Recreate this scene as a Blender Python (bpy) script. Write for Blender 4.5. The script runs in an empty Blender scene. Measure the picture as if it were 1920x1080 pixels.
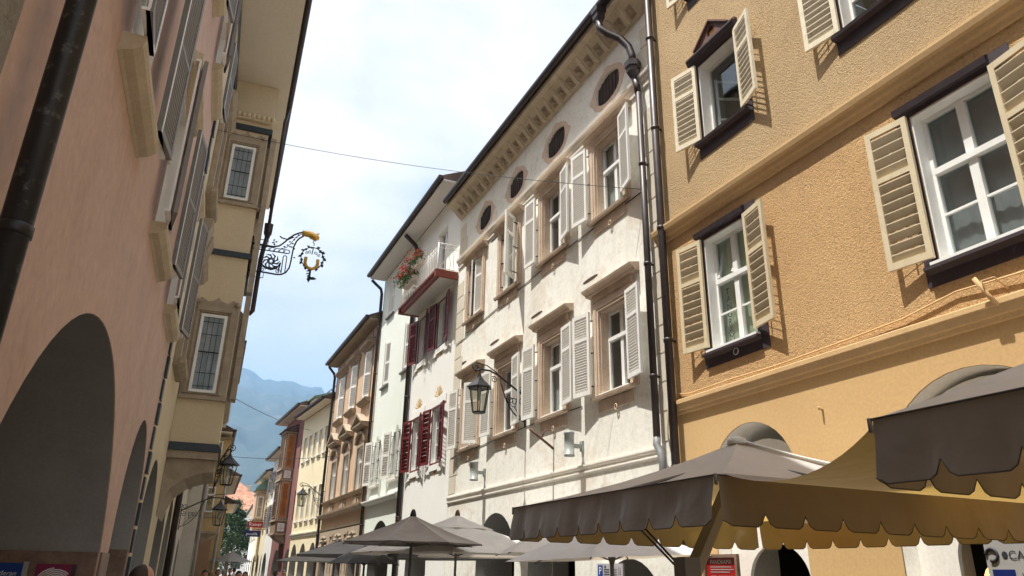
import bpy, bmesh, math, random
from mathutils import Vector, Matrix, noise
from mathutils.geometry import tessellate_polygon
random.seed(7)
V = Vector
R = math.radians
sin, cos, pi = math.sin, math.cos, math.pi
scene = bpy.context.scene
COL = scene.collection

# ------------------------------------------------------------------ helpers
ORG = {}

def frame(o, e, n):
    o, e, n = V(o), V(e), V(n)
    return lambda u, d, z: o + e * u + n * d + V((0, 0, z))

WORLD = frame((0, 0, 0), (1, 0, 0), (0, 1, 0))
XR = 6.5                                   # right-hand building line
RF = frame((XR, 0, 0), (0, 1, 0), (-1, 0, 0))
TL = R(3.05)
EL = V((sin(TL), cos(TL), 0))
NL = V((cos(TL), -sin(TL), 0))
LF = frame(-NL * 1.2, EL, NL)              # left-hand building line
LP = lambda s, o=0.0: frame(-NL * 1.2 + EL * s + NL * o, NL, -EL)   # cross plane looking down the street


def tag(o, label=None, cat=None, group=None, kind=None):
    if label: o['label'] = label
    if cat: o['category'] = cat
    if group: o['group'] = group
    if kind: o['kind'] = kind
    return o


def thing(name, loc, label, cat, group=None):
    o = bpy.data.objects.new(name, None)
    COL.objects.link(o)
    o.location = V(loc)
    o.empty_display_size = .2
    ORG[o] = V(loc)
    return tag(o, label, cat, group)


class MB:
    def __init__(s, fr=WORLD):
        s.v, s.f, s.fm, s.fs, s.fr, s.mi = [], [], [], [], fr, 0

    def add(s, pts, faces, smooth=False, fr=None):
        fr = fr or s.fr
        b = len(s.v)
        s.v += [fr(*p) for p in pts]
        for f in faces:
            s.f.append([b + i for i in f]); s.fm.append(s.mi); s.fs.append(smooth)
        return s

    def box(s, u0, u1, d0, d1, z0, z1, fr=None):
        p = [(u, d, z) for z in (z0, z1) for d in (d0, d1) for u in (u0, u1)]
        return s.add(p, [(0, 1, 3, 2), (4, 6, 7, 5), (0, 4, 5, 1), (2, 3, 7, 6), (0, 2, 6, 4), (1, 5, 7, 3)], fr=fr)

    def hexa(s, p):
        return s.add(p, [(0, 1, 3, 2), (4, 6, 7, 5), (0, 4, 5, 1), (2, 3, 7, 6), (0, 2, 6, 4), (1, 5, 7, 3)])

    def quad(s, a, b, c, d, smooth=False):
        return s.add([a, b, c, d], [(0, 1, 2, 3)], smooth)

    def prism(s, prof, u0, u1, fr=None):
        """moulding: (d,z) profile run along u"""
        n = len(prof)
        p = [(u0, d, z) for d, z in prof] + [(u1, d, z) for d, z in prof]
        tri = tessellate_polygon([[V((a, b, 0)) for a, b in prof]])
        f = [(i, (i + 1) % n, n + (i + 1) % n, n + i) for i in range(n)]
        f += [tuple(t) for t in tri] + [tuple(n + i for i in t) for t in tri]
        return s.add(p, f, fr=fr)

    def plate(s, poly, d0, d1, holes=(), back=True):
        """(u,z) outline with holes, given a thickness d0..d1"""
        loops = [list(poly)] + [list(h) for h in holes]
        flat = [q for l in loops for q in l]
        tri = tessellate_polygon([[V((a, b, 0)) for a, b in l] for l in loops])
        n = len(flat)
        p = [(u, d1, z) for u, z in flat] + [(u, d0, z) for u, z in flat]
        f = [tuple(t) for t in tri]
        if back: f += [tuple(n + i for i in t) for t in tri]
        b = 0
        for l in loops:
            m = len(l)
            f += [(b + i, b + (i + 1) % m, n + b + (i + 1) % m, n + b + i) for i in range(m)]
            b += m
        return s.add(p, f)

    def tube(s, pts, r, n=8, closed=False, fr=None, flat=1.0):
        fr = fr or s.fr
        P = [fr(*p) for p in pts]
        m = len(P)
        rs = r if isinstance(r, (list, tuple)) else [r] * m
        b = len(s.v)
        ref = None
        for i, p in enumerate(P):
            if closed: t = P[(i + 1) % m] - P[i - 1]
            else: t = P[min(i + 1, m - 1)] - P[max(i - 1, 0)]
            if t.length < 1e-9: t = V((0, 0, 1))
            t.normalize()
            if ref is None:
                ref = t.orthogonal().normalized()
                if abs(t.z) < .9: ref = t.cross(V((0, 0, 1))).normalized()
            x = (ref - t * ref.dot(t))
            x = x.normalized() if x.length > 1e-6 else t.orthogonal().normalized()
            ref = x
            y = t.cross(x)
            for k in range(n):
                a = 2 * pi * k / n
                s.v.append(p + x * (cos(a) * rs[i]) + y * (sin(a) * rs[i] * flat))
        for i in range(m if closed else m - 1):
            j = (i + 1) % m
            for k in range(n):
                k2 = (k + 1) % n
                s.f.append([b + i * n + k, b + i * n + k2, b + j * n + k2, b + j * n + k]); s.fm.append(s.mi); s.fs.append(n > 4)
        if not closed:
            s.f.append([b + k for k in range(n)][::-1]); s.fm.append(s.mi); s.fs.append(False)
            s.f.append([b + (m - 1) * n + k for k in range(n)]); s.fm.append(s.mi); s.fs.append(False)
        return s

    def lathe(s, c, prof, n=16, fr=None, smooth=True, caps=True, rot=0):
        """(r,z) profile spun round a vertical axis through c=(u,d,z)"""
        fr = fr or s.fr
        b = len(s.v)
        for r, z in prof:
            for k in range(n):
                a = 2 * pi * k / n + rot
                s.v.append(fr(c[0] + r * cos(a), c[1] + r * sin(a), c[2] + z))
        for i in range(len(prof) - 1):
            for k in range(n):
                k2 = (k + 1) % n
                s.f.append([b + i * n + k, b + i * n + k2, b + (i + 1) * n + k2, b + (i + 1) * n + k]); s.fm.append(s.mi); s.fs.append(smooth)
        if caps:
            s.f.append([b + k for k in range(n)][::-1]); s.fm.append(s.mi); s.fs.append(False)
            e = b + (len(prof) - 1) * n
            s.f.append([e + k for k in range(n)]); s.fm.append(s.mi); s.fs.append(False)
        return s

    def leaf(s, c, size, nrm=None, asp=.6):
        n = V(nrm) if nrm else V((random.gauss(0, 1), random.gauss(0, 1), random.gauss(0, 1) + .6))
        n.normalize()
        x = n.orthogonal().normalized()
        x = Matrix.Rotation(random.random() * 2 * pi, 3, n) @ x
        y = n.cross(x) * asp
        c = V(c)
        b = len(s.v)
        s.v += [c - x * size, c + y * size * .7 + n * size * .12, c + x * size, c - y * size * .7 + n * size * .12]
        s.f.append([b, b + 1, b + 2, b + 3]); s.fm.append(s.mi); s.fs.append(False)

    def build(s, name, mats, parent=None, origin=None, recalc=True, label=None):
        if parent is not None: o0 = ORG[parent]
        else: o0 = V(origin) if origin is not None else V((0, 0, 0))
        me = bpy.data.meshes.new(name)
        me.from_pydata([tuple(v - o0) for v in s.v], [], s.f)
        if not isinstance(mats, (list, tuple)): mats = [mats]
        for m in mats: me.materials.append(m)
        me.polygons.foreach_set('material_index', s.fm)
        me.polygons.foreach_set('use_smooth', s.fs)
        if recalc:
            bm = bmesh.new(); bm.from_mesh(me)
            bmesh.ops.recalc_face_normals(bm, faces=bm.faces)
            bm.to_mesh(me); bm.free()
        me.update()
        ob = bpy.data.objects.new(name, me)
        COL.objects.link(ob)
        ORG[ob] = o0
        if parent is not None: ob.parent = parent
        else: ob.location = o0
        if label: ob['label'] = label
        return ob


def copy_tree(o, parent=None):
    c = o.copy(); COL.objects.link(c)
    if parent is not None: c.parent = parent
    for ch in list(o.children):
        copy_tree(ch, c)
    return c


# ------------------------------------------------------------------ materials
def _nt(name):
    m = bpy.data.materials.new(name); m.use_nodes = True
    nt = m.node_tree
    b = nt.nodes['Principled BSDF']
    return m, nt, b


def N(nt, t, **k):
    n = nt.nodes.new(t)
    for a, v in k.items():
        if a in n.inputs.keys() if hasattr(n.inputs, 'keys') else False: n.inputs[a].default_value = v
        else: setattr(n, a, v)
    return n


def noise_node(nt, vec, scale, detail=4, rough=.6, dist=0.0):
    n = nt.nodes.new('ShaderNodeTexNoise')
    n.inputs['Scale'].default_value = scale; n.inputs['Detail'].default_value = detail
    n.inputs['Roughness'].default_value = rough; n.inputs['Distortion'].default_value = dist
    nt.links.new(vec, n.inputs['Vector'])
    return n.outputs['Fac']


def ramp(nt, fac, stops):
    r = nt.nodes.new('ShaderNodeValToRGB')
    e = r.color_ramp.elements
    while len(e) > 1: e.remove(e[-1])
    e[0].position = stops[0][0]; e[0].color = (*stops[0][1], 1)
    for p, c in stops[1:]:
        x = e.new(p); x.color = (*c, 1)
    nt.links.new(fac, r.inputs['Fac'])
    return r.outputs['Color']


def mixc(nt, fac, a, b, mode='MIX'):
    m = nt.nodes.new('ShaderNodeMix'); m.data_type = 'RGBA'; m.blend_type = mode
    for sock, v in ((m.inputs[0], fac), (m.inputs[6], a), (m.inputs[7], b)):
        if hasattr(v, 'links') or hasattr(v, 'is_linked'): nt.links.new(v, sock)
        else: sock.default_value = v if isinstance(v, (int, float)) else (*v, 1)
    return m.outputs[2]


def coords(nt, scale=(1, 1, 1)):
    t = nt.nodes.new('ShaderNodeTexCoord')
    mp = nt.nodes.new('ShaderNodeMapping')
    mp.inputs['Scale'].default_value = scale
    nt.links.new(t.outputs['Object'], mp.inputs['Vector'])
    return mp.outputs['Vector']


def plaster(name, c, c2=None, rough=.92, bump=.25, bscale=28, bdist=.006, blotch=.8, streak=.25, dirt=(.35, .30, .25), dirt_amt=.18, patch=None, crack=0):
    """painted render: blotchy, streaked, lightly soiled, with a rough surface"""
    m, nt, b = _nt(name)
    v = coords(nt)
    c = V(c)
    c2 = V(c2) if c2 else c * .84
    n1 = noise_node(nt, v, blotch, 5, .65, .4)
    col = ramp(nt, n1, [(.3, tuple(c2)), (.68, tuple(c))])
    vs = coords(nt, (1.6, 1.6, .12))
    st = noise_node(nt, vs, 2.2, 5, .7)
    stf = ramp(nt, st, [(.52, (0, 0, 0)), (.75, (streak,) * 3)])
    col = mixc(nt, stf, col, tuple(V(dirt) * .8 + c * .25))
    n3 = noise_node(nt, v, 5.5, 8, .72)
    df = ramp(nt, n3, [(.5, (0, 0, 0)), (.78, (dirt_amt,) * 3)])
    col = mixc(nt, df, col, dirt)
    if patch:
        n5 = noise_node(nt, v, .55, 6, .7, .9)
        pf = ramp(nt, n5, [(.54, (0, 0, 0)), (.6, (patch[1],) * 3), (.8, (patch[1] * 1.3,) * 3)])
        col = mixc(nt, pf, col, patch[0])
    fine = noise_node(nt, v, bscale, 4, .65)
    gr = ramp(nt, fine, [(.3, (.90,) * 3), (.7, (1.06,) * 3)])
    col = mixc(nt, 1.0, col, gr, 'MULTIPLY')
    nt.links.new(col, b.inputs['Base Color'])
    b.inputs['Roughness'].default_value = rough
    b.inputs['Specular IOR Level'].default_value = .2
    bp = nt.nodes.new('ShaderNodeBump')
    bp.inputs['Strength'].default_value = bump; bp.inputs['Distance'].default_value = bdist
    big = noise_node(nt, v, 2.5, 4, .6)
    ad = nt.nodes.new('ShaderNodeMath'); ad.operation = 'MULTIPLY_ADD'
    nt.links.new(big, ad.inputs[0]); ad.inputs[1].default_value = 1.6
    nt.links.new(fine, ad.inputs[2])
    nt.links.new(ad.outputs[0], bp.inputs['Height'])
    nt.links.new(bp.outputs['Normal'], b.inputs['Normal'])
    return m


def roughcast(name, c, c2):
    """coarse spatter-dash render: worm-like grains a couple of centimetres wide"""
    m, nt, b = _nt(name)
    v = coords(nt)
    n1 = noise_node(nt, v, .7, 5, .65, .5)
    col = ramp(nt, n1, [(.3, tuple(c2)), (.7, tuple(c))])
    vs = coords(nt, (1.5, 1.5, .1))
    stf = ramp(nt, noise_node(nt, vs, 2.0, 5, .7), [(.5, (0, 0, 0)), (.8, (.22,) * 3)])
    col = mixc(nt, stf, col, tuple(V(c) * .72))
    pt = noise_node(nt, v, .45, 3, .5, .6)
    col = mixc(nt, ramp(nt, pt, [(.56, (0,) * 3), (.575, (.35,) * 3)]), col, tuple(V(c) * .86 + V((.02, .02, .02))))
    fs = noise_node(nt, coords(nt, (5, 5, .22)), 2.0, 4, .7)
    col = mixc(nt, ramp(nt, fs, [(.56, (0,) * 3), (.75, (.30,) * 3)]), col, tuple(V(c) * .55))
    vo = nt.nodes.new('ShaderNodeTexVoronoi'); vo.feature = 'DISTANCE_TO_EDGE'; vo.inputs['Scale'].default_value = .42
    wv = nt.nodes.new('ShaderNodeVectorMath'); wv.operation = 'ADD'; nt.links.new(v, wv.inputs[0])
    nz = nt.nodes.new('ShaderNodeTexNoise'); nz.inputs['Scale'].default_value = 2.2; nz.inputs['Detail'].default_value = 6; nt.links.new(v, nz.inputs['Vector'])
    sc_ = nt.nodes.new('ShaderNodeVectorMath'); sc_.operation = 'SCALE'; sc_.inputs['Scale'].default_value = .7; nt.links.new(nz.outputs['Color'], sc_.inputs[0])
    nt.links.new(sc_.outputs[0], wv.inputs[1]); nt.links.new(wv.outputs[0], vo.inputs['Vector'])
    col = mixc(nt, ramp(nt, vo.outputs['Distance'], [(0, (.30,) * 3), (.0018, (.24,) * 3), (.0036, (0,) * 3)]), col, tuple(V(c) * .3))
    g1 = noise_node(nt, v, 40, 4, .6, 1.0)
    gf = ramp(nt, g1, [(.32, (.80,) * 3), (.6, (1.08,) * 3)])
    col = mixc(nt, 1.0, col, gf, 'MULTIPLY')
    nt.links.new(col, b.inputs['Base Color'])
    b.inputs['Roughness'].default_value = .95
    b.inputs['Specular IOR Level'].default_value = .15
    bp = nt.nodes.new('ShaderNodeBump')
    bp.inputs['Strength'].default_value = .72; bp.inputs['Distance'].default_value = .026
    g2 = ramp(nt, g1, [(.3, (0,) * 3), (.7, (1,) * 3)])
    nt.links.new(g2, bp.inputs['Height'])
    nt.links.new(bp.outputs['Normal'], b.inputs['Normal'])
    return m


def paint(name, c, rough=.5, var=.12, wear=None, bump=.08, metal=0.0, scale=6, spec=.4):
    m, nt, b = _nt(name)
    v = coords(nt)
    c = V(c)
    n1 = noise_node(nt, v, scale, 6, .7)
    col = ramp(nt, n1, [(.3, tuple(c * (1 - var))), (.7, tuple(c * (1 + var * .6)))])
    if wear:
        wf = ramp(nt, noise_node(nt, v, 14, 8, .75), [(.56, (0,) * 3), (.66, (wear[1],) * 3)])
        col = mixc(nt, wf, col, wear[0])
    nt.links.new(col, b.inputs['Base Color'])
    rr = nt.nodes.new('ShaderNodeMapRange')
    nt.links.new(n1, rr.inputs[0]); rr.inputs[3].default_value = max(.05, rough - .12); rr.inputs[4].default_value = min(1, rough + .15)
    nt.links.new(rr.outputs[0], b.inputs['Roughness'])
    b.inputs['Metallic'].default_value = metal
    b.inputs['Specular IOR Level'].default_value = spec
    if bump:
        bp = nt.nodes.new('ShaderNodeBump'); bp.inputs['Strength'].default_value = bump; bp.inputs['Distance'].default_value = .004
        nt.links.new(noise_node(nt, v, 40, 4, .6), bp.inputs['Height'])
        nt.links.new(bp.outputs['Normal'], b.inputs['Normal'])
    return m


def fabric(name, c, trans, tw=.35):
    """awning cloth: weave, faint soiling, lets a little light through"""
    m, nt, b = _nt(name)
    v = coords(nt)
    c = V(c)
    col = ramp(nt, noise_node(nt, v, 2.2, 6, .7, .5), [(.3, tuple(c * .82)), (.7, tuple(c * 1.08))])
    nt.links.new(col, b.inputs['Base Color'])
    b.inputs['Roughness'].default_value = .75; b.inputs['Specular IOR Level'].default_value = .25
    b.inputs['Sheen Weight'].default_value = .6; b.inputs['Sheen Roughness'].default_value = .45
    bp = nt.nodes.new('ShaderNodeBump'); bp.inputs['Strength'].default_value = .6; bp.inputs['Distance'].default_value = .03
    nt.links.new(noise_node(nt, v, 3.2, 3, .45, .4), bp.inputs['Height'])
    nt.links.new(bp.outputs['Normal'], b.inputs['Normal'])
    t = nt.nodes.new('ShaderNodeBsdfTranslucent'); t.inputs['Color'].default_value = (*trans, 1)
    mx = nt.nodes.new('ShaderNodeMixShader'); mx.inputs[0].default_value = tw
    nt.links.new(b.outputs[0], mx.inputs[1]); nt.links.new(t.outputs[0], mx.inputs[2])
    nt.links.new(mx.outputs[0], nt.nodes['Material Output'].inputs['Surface'])
    return m


def glass_mat(name, tint=(.90, .93, .93), refl=1.0):
    m, nt, b = _nt(name)
    nt.nodes.remove(b)
    tr = nt.nodes.new('ShaderNodeBsdfTransparent'); tr.inputs[0].default_value = (*tint, 1)
    gl = nt.nodes.new('ShaderNodeBsdfGlossy'); gl.inputs['Roughness'].default_value = .03
    gl.inputs['Color'].default_value = (.9, .93, .95, 1)
    v = coords(nt)
    bp = nt.nodes.new('ShaderNodeBump'); bp.inputs['Strength'].default_value = .12; bp.inputs['Distance'].default_value = .01
    nt.links.new(noise_node(nt, v, 1.7, 2, .5), bp.inputs['Height'])
    nt.links.new(bp.outputs['Normal'], gl.inputs['Normal'])
    lw = nt.nodes.new('ShaderNodeLayerWeight'); lw.inputs['Blend'].default_value = .5
    pw = nt.nodes.new('ShaderNodeMath'); pw.operation = 'POWER'; pw.inputs[1].default_value = 4.0
    nt.links.new(lw.outputs['Facing'], pw.inputs[0])
    fr_ = nt.nodes.new('ShaderNodeMath'); fr_.operation = 'MULTIPLY_ADD'; fr_.inputs[1].default_value = .8; fr_.inputs[2].default_value = .03 + .025 * refl
    nt.links.new(pw.outputs[0], fr_.inputs[0]); lw = fr_
    mx = nt.nodes.new('ShaderNodeMixShader')
    nt.links.new(lw.outputs[0], mx.inputs[0]); nt.links.new(tr.outputs[0], mx.inputs[1]); nt.links.new(gl.outputs[0], mx.inputs[2])
    nt.links.new(mx.outputs[0], nt.nodes['Material Output'].inputs['Surface'])
    return m


def foliage(name, c, c2):
    m, nt, b = _nt(name)
    v = coords(nt)
    col = ramp(nt, noise_node(nt, v, 1.3, 4, .7), [(.3, c2), (.7, c)])
    g = nt.nodes.new('ShaderNodeNewGeometry')
    col = mixc(nt, ramp(nt, g.outputs['Random Per Island'], [(0, (0,) * 3), (1, (.6,) * 3)]), col, tuple(V(c) * 1.7))
    nt.links.new(col, b.inputs['Base Color'])
    b.inputs['Roughness'].default_value = .6
    t = nt.nodes.new('ShaderNodeBsdfTranslucent')
    nt.links.new(col, t.inputs['Color'])
    mx = nt.nodes.new('ShaderNodeMixShader'); mx.inputs[0].default_value = .25
    nt.links.new(b.outputs[0], mx.inputs[1]); nt.links.new(t.outputs[0], mx.inputs[2])
    nt.links.new(mx.outputs[0], nt.nodes['Material Output'].inputs['Surface'])
    return m


def tiles(name, c, c2):
    m, nt, b = _nt(name)
    v = coords(nt)
    vo = nt.nodes.new('ShaderNodeTexVoronoi'); vo.inputs['Scale'].default_value = 3.2
    nt.links.new(v, vo.inputs['Vector'])
    sx = nt.nodes.new('ShaderNodeSeparateColor'); nt.links.new(vo.outputs['Color'], sx.inputs[0])
    col = ramp(nt, sx.outputs[0], [(0, c2), (.6, c), (1, tuple(V(c) * 1.25))])
    w = noise_node(nt, v, .5, 5, .7)
    col = mixc(nt, ramp(nt, w, [(.45, (0,) * 3), (.75, (.45,) * 3)]), col, tuple(V(c2) * .7))
    nt.links.new(col, b.inputs['Base Color']); b.inputs['Roughness'].default_value = .85
    bp = nt.nodes.new('ShaderNodeBump'); bp.inputs['Strength'].default_value = .6; bp.inputs['Distance'].default_value = .05
    nt.links.new(sx.outputs[1], bp.inputs['Height']); nt.links.new(bp.outputs['Normal'], b.inputs['Normal'])
    return m


M = {}
M['ochre_mid'] = roughcast('ochre_render', (.62, .395, .19), (.54, .335, .16))
M['ochre_up'] = roughcast('pale_ochre_render', (.54, .385, .215), (.46, .32, .175))
M['ochre_low'] = plaster('ochre_smooth', (.61, .405, .19), (.565, .365, .17), bump=.1, blotch=.5, streak=.1, dirt=(.5, .32, .14), dirt_amt=.08)
M['ochre_trim'] = plaster('ochre_trim', (.63, .43, .215), (.55, .36, .18), bump=.08, streak=.1, dirt=(.3, .2, .1), dirt_amt=.15)
M['white_wall'] = plaster('limewashed_wall', (.85, .83, .755), (.745, .715, .63), bump=.35, bscale=14, bdist=.008, blotch=.65, streak=.42, dirt=(.46, .40, .32), dirt_amt=.5, patch=((.62, .52, .40), .45))
M['white_trim'] = plaster('limewashed_trim', (.84, .80, .72), (.72, .67, .58), bump=.2, streak=.2, dirt=(.4, .34, .27), dirt_amt=.3)
M['quoin'] = plaster('painted_quoin', (.66, .59, .47), (.56, .50, .40), bump=.2, streak=.15, dirt_amt=.2)
M['fresco'] = plaster('frescoed_cove', (.56, .47, .34), (.44, .36, .26), bump=.1, blotch=3, streak=.1, dirt=(.25, .2, .15), dirt_amt=.35)
M['fresco_dark'] = plaster('frescoed_rosette', (.36, .28, .19), (.26, .20, .14), bump=.1, blotch=6, streak=0, dirt_amt=.3)
M['pinkring'] = plaster('painted_pink_ring', (.66, .50, .39), (.57, .42, .32), bump=.1, blotch=4, streak=.05, dirt_amt=.3)
M['brownstone'] = plaster('brown_stone_surround', (.60, .465, .35), (.46, .345, .25), bump=.35, bscale=22, blotch=3.5, streak=.3, dirt=(.62, .54, .44), dirt_amt=.35)
M['red_wall'] = plaster('offwhite_wall', (.83, .815, .76), (.77, .75, .70), bump=.15, blotch=.6, streak=.08, dirt=(.6, .56, .5), dirt_amt=.12)
M['mint_wall'] = plaster('pale_mint_wall', (.76, .78, .70), (.70, .725, .65), bump=.08, blotch=.5, streak=.06, dirt=(.55, .56, .48), dirt_amt=.08)
M['brown_wall'] = plaster('salmon_brown_wall', (.62, .44, .30), (.54, .37, .25), bump=.15, blotch=1.2, streak=.12, dirt=(.35, .26, .19), dirt_amt=.2)
M['brown_trim'] = plaster('taupe_stone_trim', (.40, .32, .235), (.32, .25, .18), bump=.2, blotch=2.5, streak=.2, dirt_amt=.25)
M['cream_far'] = plaster('cream_yellow_wall', (.78, .68, .46), (.72, .62, .41), bump=.1, blotch=.7, streak=.1, dirt=(.6, .5, .34), dirt_amt=.1)
M['maroon_wall'] = plaster('maroon_wall', (.25, .115, .105), (.20, .09, .08), bump=.1)
M['oriel_brown'] = plaster('brown_oriel_wall', (.27, .185, .125), (.21, .14, .09), bump=.1, blotch=2)
M['pink'] = plaster('salmon_pink_wall', (.61, .43, .345), (.515, .36, .285), bump=.3, bscale=9, bdist=.008, blotch=1.1, streak=.2, dirt=(.44, .26, .18), dirt_amt=.25, patch=((.60, .40, .30), .25))
M['grey_rough'] = plaster('grey_rough_wall', (.30, .27, .21), (.22, .2, .155), bump=.9, bscale=12, bdist=.03, streak=.3)
M['cream_left'] = plaster('cream_wall', (.66, .55, .37), (.60, .49, .33), bump=.12, blotch=.6, streak=.12, dirt=(.4, .32, .22), dirt_amt=.12)
M['stone_trim'] = plaster('weathered_beige_stone', (.44, .36, .265), (.31, .25, .18), bump=.3, bscale=20, blotch=3, streak=.35, dirt=(.2, .16, .12), dirt_amt=.4)
M['sill_cream'] = plaster('cream_sill', (.58, .49, .35), (.49, .41, .29), bump=.1, blotch=2, streak=.2, dirt=(.3, .23, .15), dirt_amt=.25)
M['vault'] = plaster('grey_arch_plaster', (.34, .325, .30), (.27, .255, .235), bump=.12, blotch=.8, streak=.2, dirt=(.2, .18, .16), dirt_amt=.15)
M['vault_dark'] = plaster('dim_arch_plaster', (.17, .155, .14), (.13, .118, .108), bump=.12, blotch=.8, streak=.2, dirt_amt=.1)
M['vault_r'] = plaster('pale_arch_plaster', (.84, .80, .72), (.76, .72, .64), bump=.1, blotch=.8, streak=.1, dirt_amt=.1)
M['soffit'] = plaster('beige_soffit', (.74, .67, .55), (.68, .61, .5), bump=.05, blotch=.5, streak=0, dirt_amt=.08)
M['soffit_w'] = plaster('white_soffit', (.72, .70, .66), (.66, .64, .6), bump=.05, blotch=.5, streak=0, dirt_amt=.06)
M['dado'] = plaster('brown_marble_dado', (.25, .165, .115), (.14, .085, .06), rough=.45, bump=.08, blotch=4, streak=.1, dirt=(.42, .32, .25), dirt_amt=.4)
M['greywhite'] = plaster('greyish_white_wall', (.62, .585, .50), (.54, .5, .43), bump=.1, streak=.2)
M['white_far'] = plaster('white_far_wall', (.78, .77, .73), (.72, .7, .66), bump=.1, streak=.1, dirt_amt=.08)
M['yellow_left'] = plaster('amber_wall', (.58, .43, .22), (.51, .37, .18), bump=.1)
M['umber'] = plaster('umber_wall', (.34, .22, .14), (.27, .17, .105), bump=.1)
M['shop_dark'] = paint('dark_shopfront', (.016, .013, .011), .5, .3)  # near-black: passage shade put into the colour; also paints the oval grilles
M['purple'] = paint('dark_purple_paint', (.040, .026, .030), .7, .2, wear=((.10, .08, .08), .5), bump=.3)
M['ped_brown'] = paint('reddish_brown_paint', (.13, .06, .042), .7, .25, bump=.2)
M['white_paint'] = paint('white_window_paint', (.80, .79, .75), .45, .05, wear=((.55, .52, .47), .35))
M['offwhite_paint'] = paint('offwhite_shutter_paint', (.76, .735, .68), .5, .06, wear=((.5, .46, .4), .3))
M['beige_shutter'] = paint('beige_shutter_paint', (.60, .50, .33), .55, .08, wear=((.40, .32, .2), .5))
M['cream_shutter'] = paint('weathered_cream_shutter', (.70, .62, .46), .6, .1, wear=((.42, .34, .22), .7))
M['grey_shutter'] = paint('grey_shutter_paint', (.22, .205, .19), .55, .1)
M['edge_white'] = paint('pale_shutter_edge', (.86, .85, .82), .5, .1)  # near-white so the leaf edges read as lit
M['maroon'] = paint('maroon_shutter_paint', (.145, .016, .018), .45, .2)
M['orange_wood'] = paint('orange_wood_shutter', (.46, .19, .055), .5, .25, scale=3)
M['dark_metal'] = paint('dark_brown_gutter_metal', (.042, .030, .027), .42, .2, metal=.2)
M['old_pipe'] = paint('scuffed_black_pipe', (.014, .013, .013), .38, .3, wear=((.16, .15, .145), .55), scale=3)
M['black_metal'] = paint('black_wrought_iron', (.012, .012, .013), .45, .2)
M['slate_metal'] = paint('slate_blue_flashing', (.045, .055, .065), .45, .2, metal=.3)
M['grey_metal'] = paint('grey_painted_metal', (.36, .36, .345), .45, .08)
M['zinc'] = paint('dull_zinc', (.20, .20, .20), .5, .2)
M['cyl'] = paint('grey_green_lamp_body', (.30, .315, .30), .4, .05)
M['white_iron'] = paint('white_painted_iron', (.74, .71, .65), .5, .08)
M['dark_wood'] = paint('weathered_dark_wood', (.075, .045, .03), .8, .4, scale=9)  # dark brown that stands for shade in the oval holes and slits
M['red_wood'] = paint('red_brown_balcony_wood', (.24, .058, .035), .5, .25)
M['gold'] = paint('gilded_iron', (.75, .46, .10), .35, .25, metal=.6)
M['gold_paint'] = paint('ochre_gold_stencil', (.62, .36, .07), .8, .3)
M['verdigris'] = paint('verdigris_leaf_paint', (.030, .045, .050), .5, .3)
M['copper'] = paint('green_copper_roof', (.16, .27, .20), .6, .3)
M['roof_dark'] = tiles('brown_roof_tiles', (.12, .08, .062), (.07, .045, .035))
M['roof_orange'] = tiles('orange_roof_tiles', (.40, .19, .115), (.26, .12, .08))
M['glass'] = glass_mat('window_glass')
M['glass_bright'] = glass_mat('reflecting_glass', (.86, .9, .92), 3.0)
M['lamp_glass'] = glass_mat('lantern_glass', (.85, .85, .8), .2)
M['curtain'] = fabric('white_net_curtain', (.62, .62, .58), (.5, .5, .48), .3)
M['curtain_grey'] = fabric('dim_grey_curtain', (.33, .34, .34), (.3, .3, .3), .2)
M['blind_blue'] = paint('bluish_grey_blind', (.56, .59, .62), .6, .25, scale=2)  # sky reflection in the oriel panes, put into the colour of a sheet
M['curtain_green'] = fabric('pale_green_curtain', (.60, .64, .44), (.3, .32, .2), .15)
M['taupe'] = fabric('faded_taupe_awning_cloth', (.60, .565, .53), (.86, .58, .18), .32)  # canopy paler than its valances: skylight on top put into the colour
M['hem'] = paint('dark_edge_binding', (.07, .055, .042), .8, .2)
M['taupe_street'] = fabric('taupe_street_valance_cloth', (.185, .155, .13), (.4, .28, .12), .07)  # hanging cloth darker than the canopy: its shade put into the colour
M['taupe_edge'] = fabric('taupe_valance_cloth', (.16, .13, .105), (.85, .54, .12), .19)  # other valances and rain strip, shade put into the colour likewise
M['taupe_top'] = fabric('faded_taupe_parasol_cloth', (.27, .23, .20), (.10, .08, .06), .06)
M['grey_cloth'] = fabric('grey_parasol_cloth', (.25, .245, .25), (.2, .18, .16), .15)
M['olive_cloth'] = fabric('olive_grey_parasol_cloth', (.19, .175, .15), (.15, .13, .1), .15)
M['white_cloth'] = fabric('offwhite_parasol_cloth', (.88, .85, .81), (.74, .66, .56), .25)
M['paper_cloth'] = fabric('white_parasol_cloth', (.86, .86, .88), (.74, .62, .46), .28)
M['black_cloth'] = fabric('black_parasol_cloth', (.02, .02, .02), (.01, .01, .01), .05)
M['tape'] = fabric('white_ridge_tape', (.78, .75, .69), (.5, .5, .45), .2)
M['pole'] = paint('brown_grey_mast', (.15, .13, .11), .5, .15)
M['pole_grey'] = paint('grey_pole', (.16, .155, .14), .45, .1)
M['leaf'] = foliage('geranium_leaves', (.030, .075, .014), (.016, .045, .01))
M['flower'] = paint('red_geranium_petals', (.52, .030, .015), .6, .3)
M['tree_leaf'] = foliage('dark_tree_leaves', (.035, .070, .022), (.014, .032, .012))
M['bark'] = paint('bark', (.07, .05, .035), .9, .3, bump=.6)
M['clay'] = paint('pale_planter', (.5, .42, .36), .8, .2)
M['red_sign'] = paint('red_sign_face', (.33, .012, .014), .4, .08)
M['navy_sign'] = paint('navy_sign_face', (.008, .018, .12), .4, .08)
M['blue_sign'] = paint('blue_sign_face', (.012, .05, .24), .4, .08)
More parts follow.
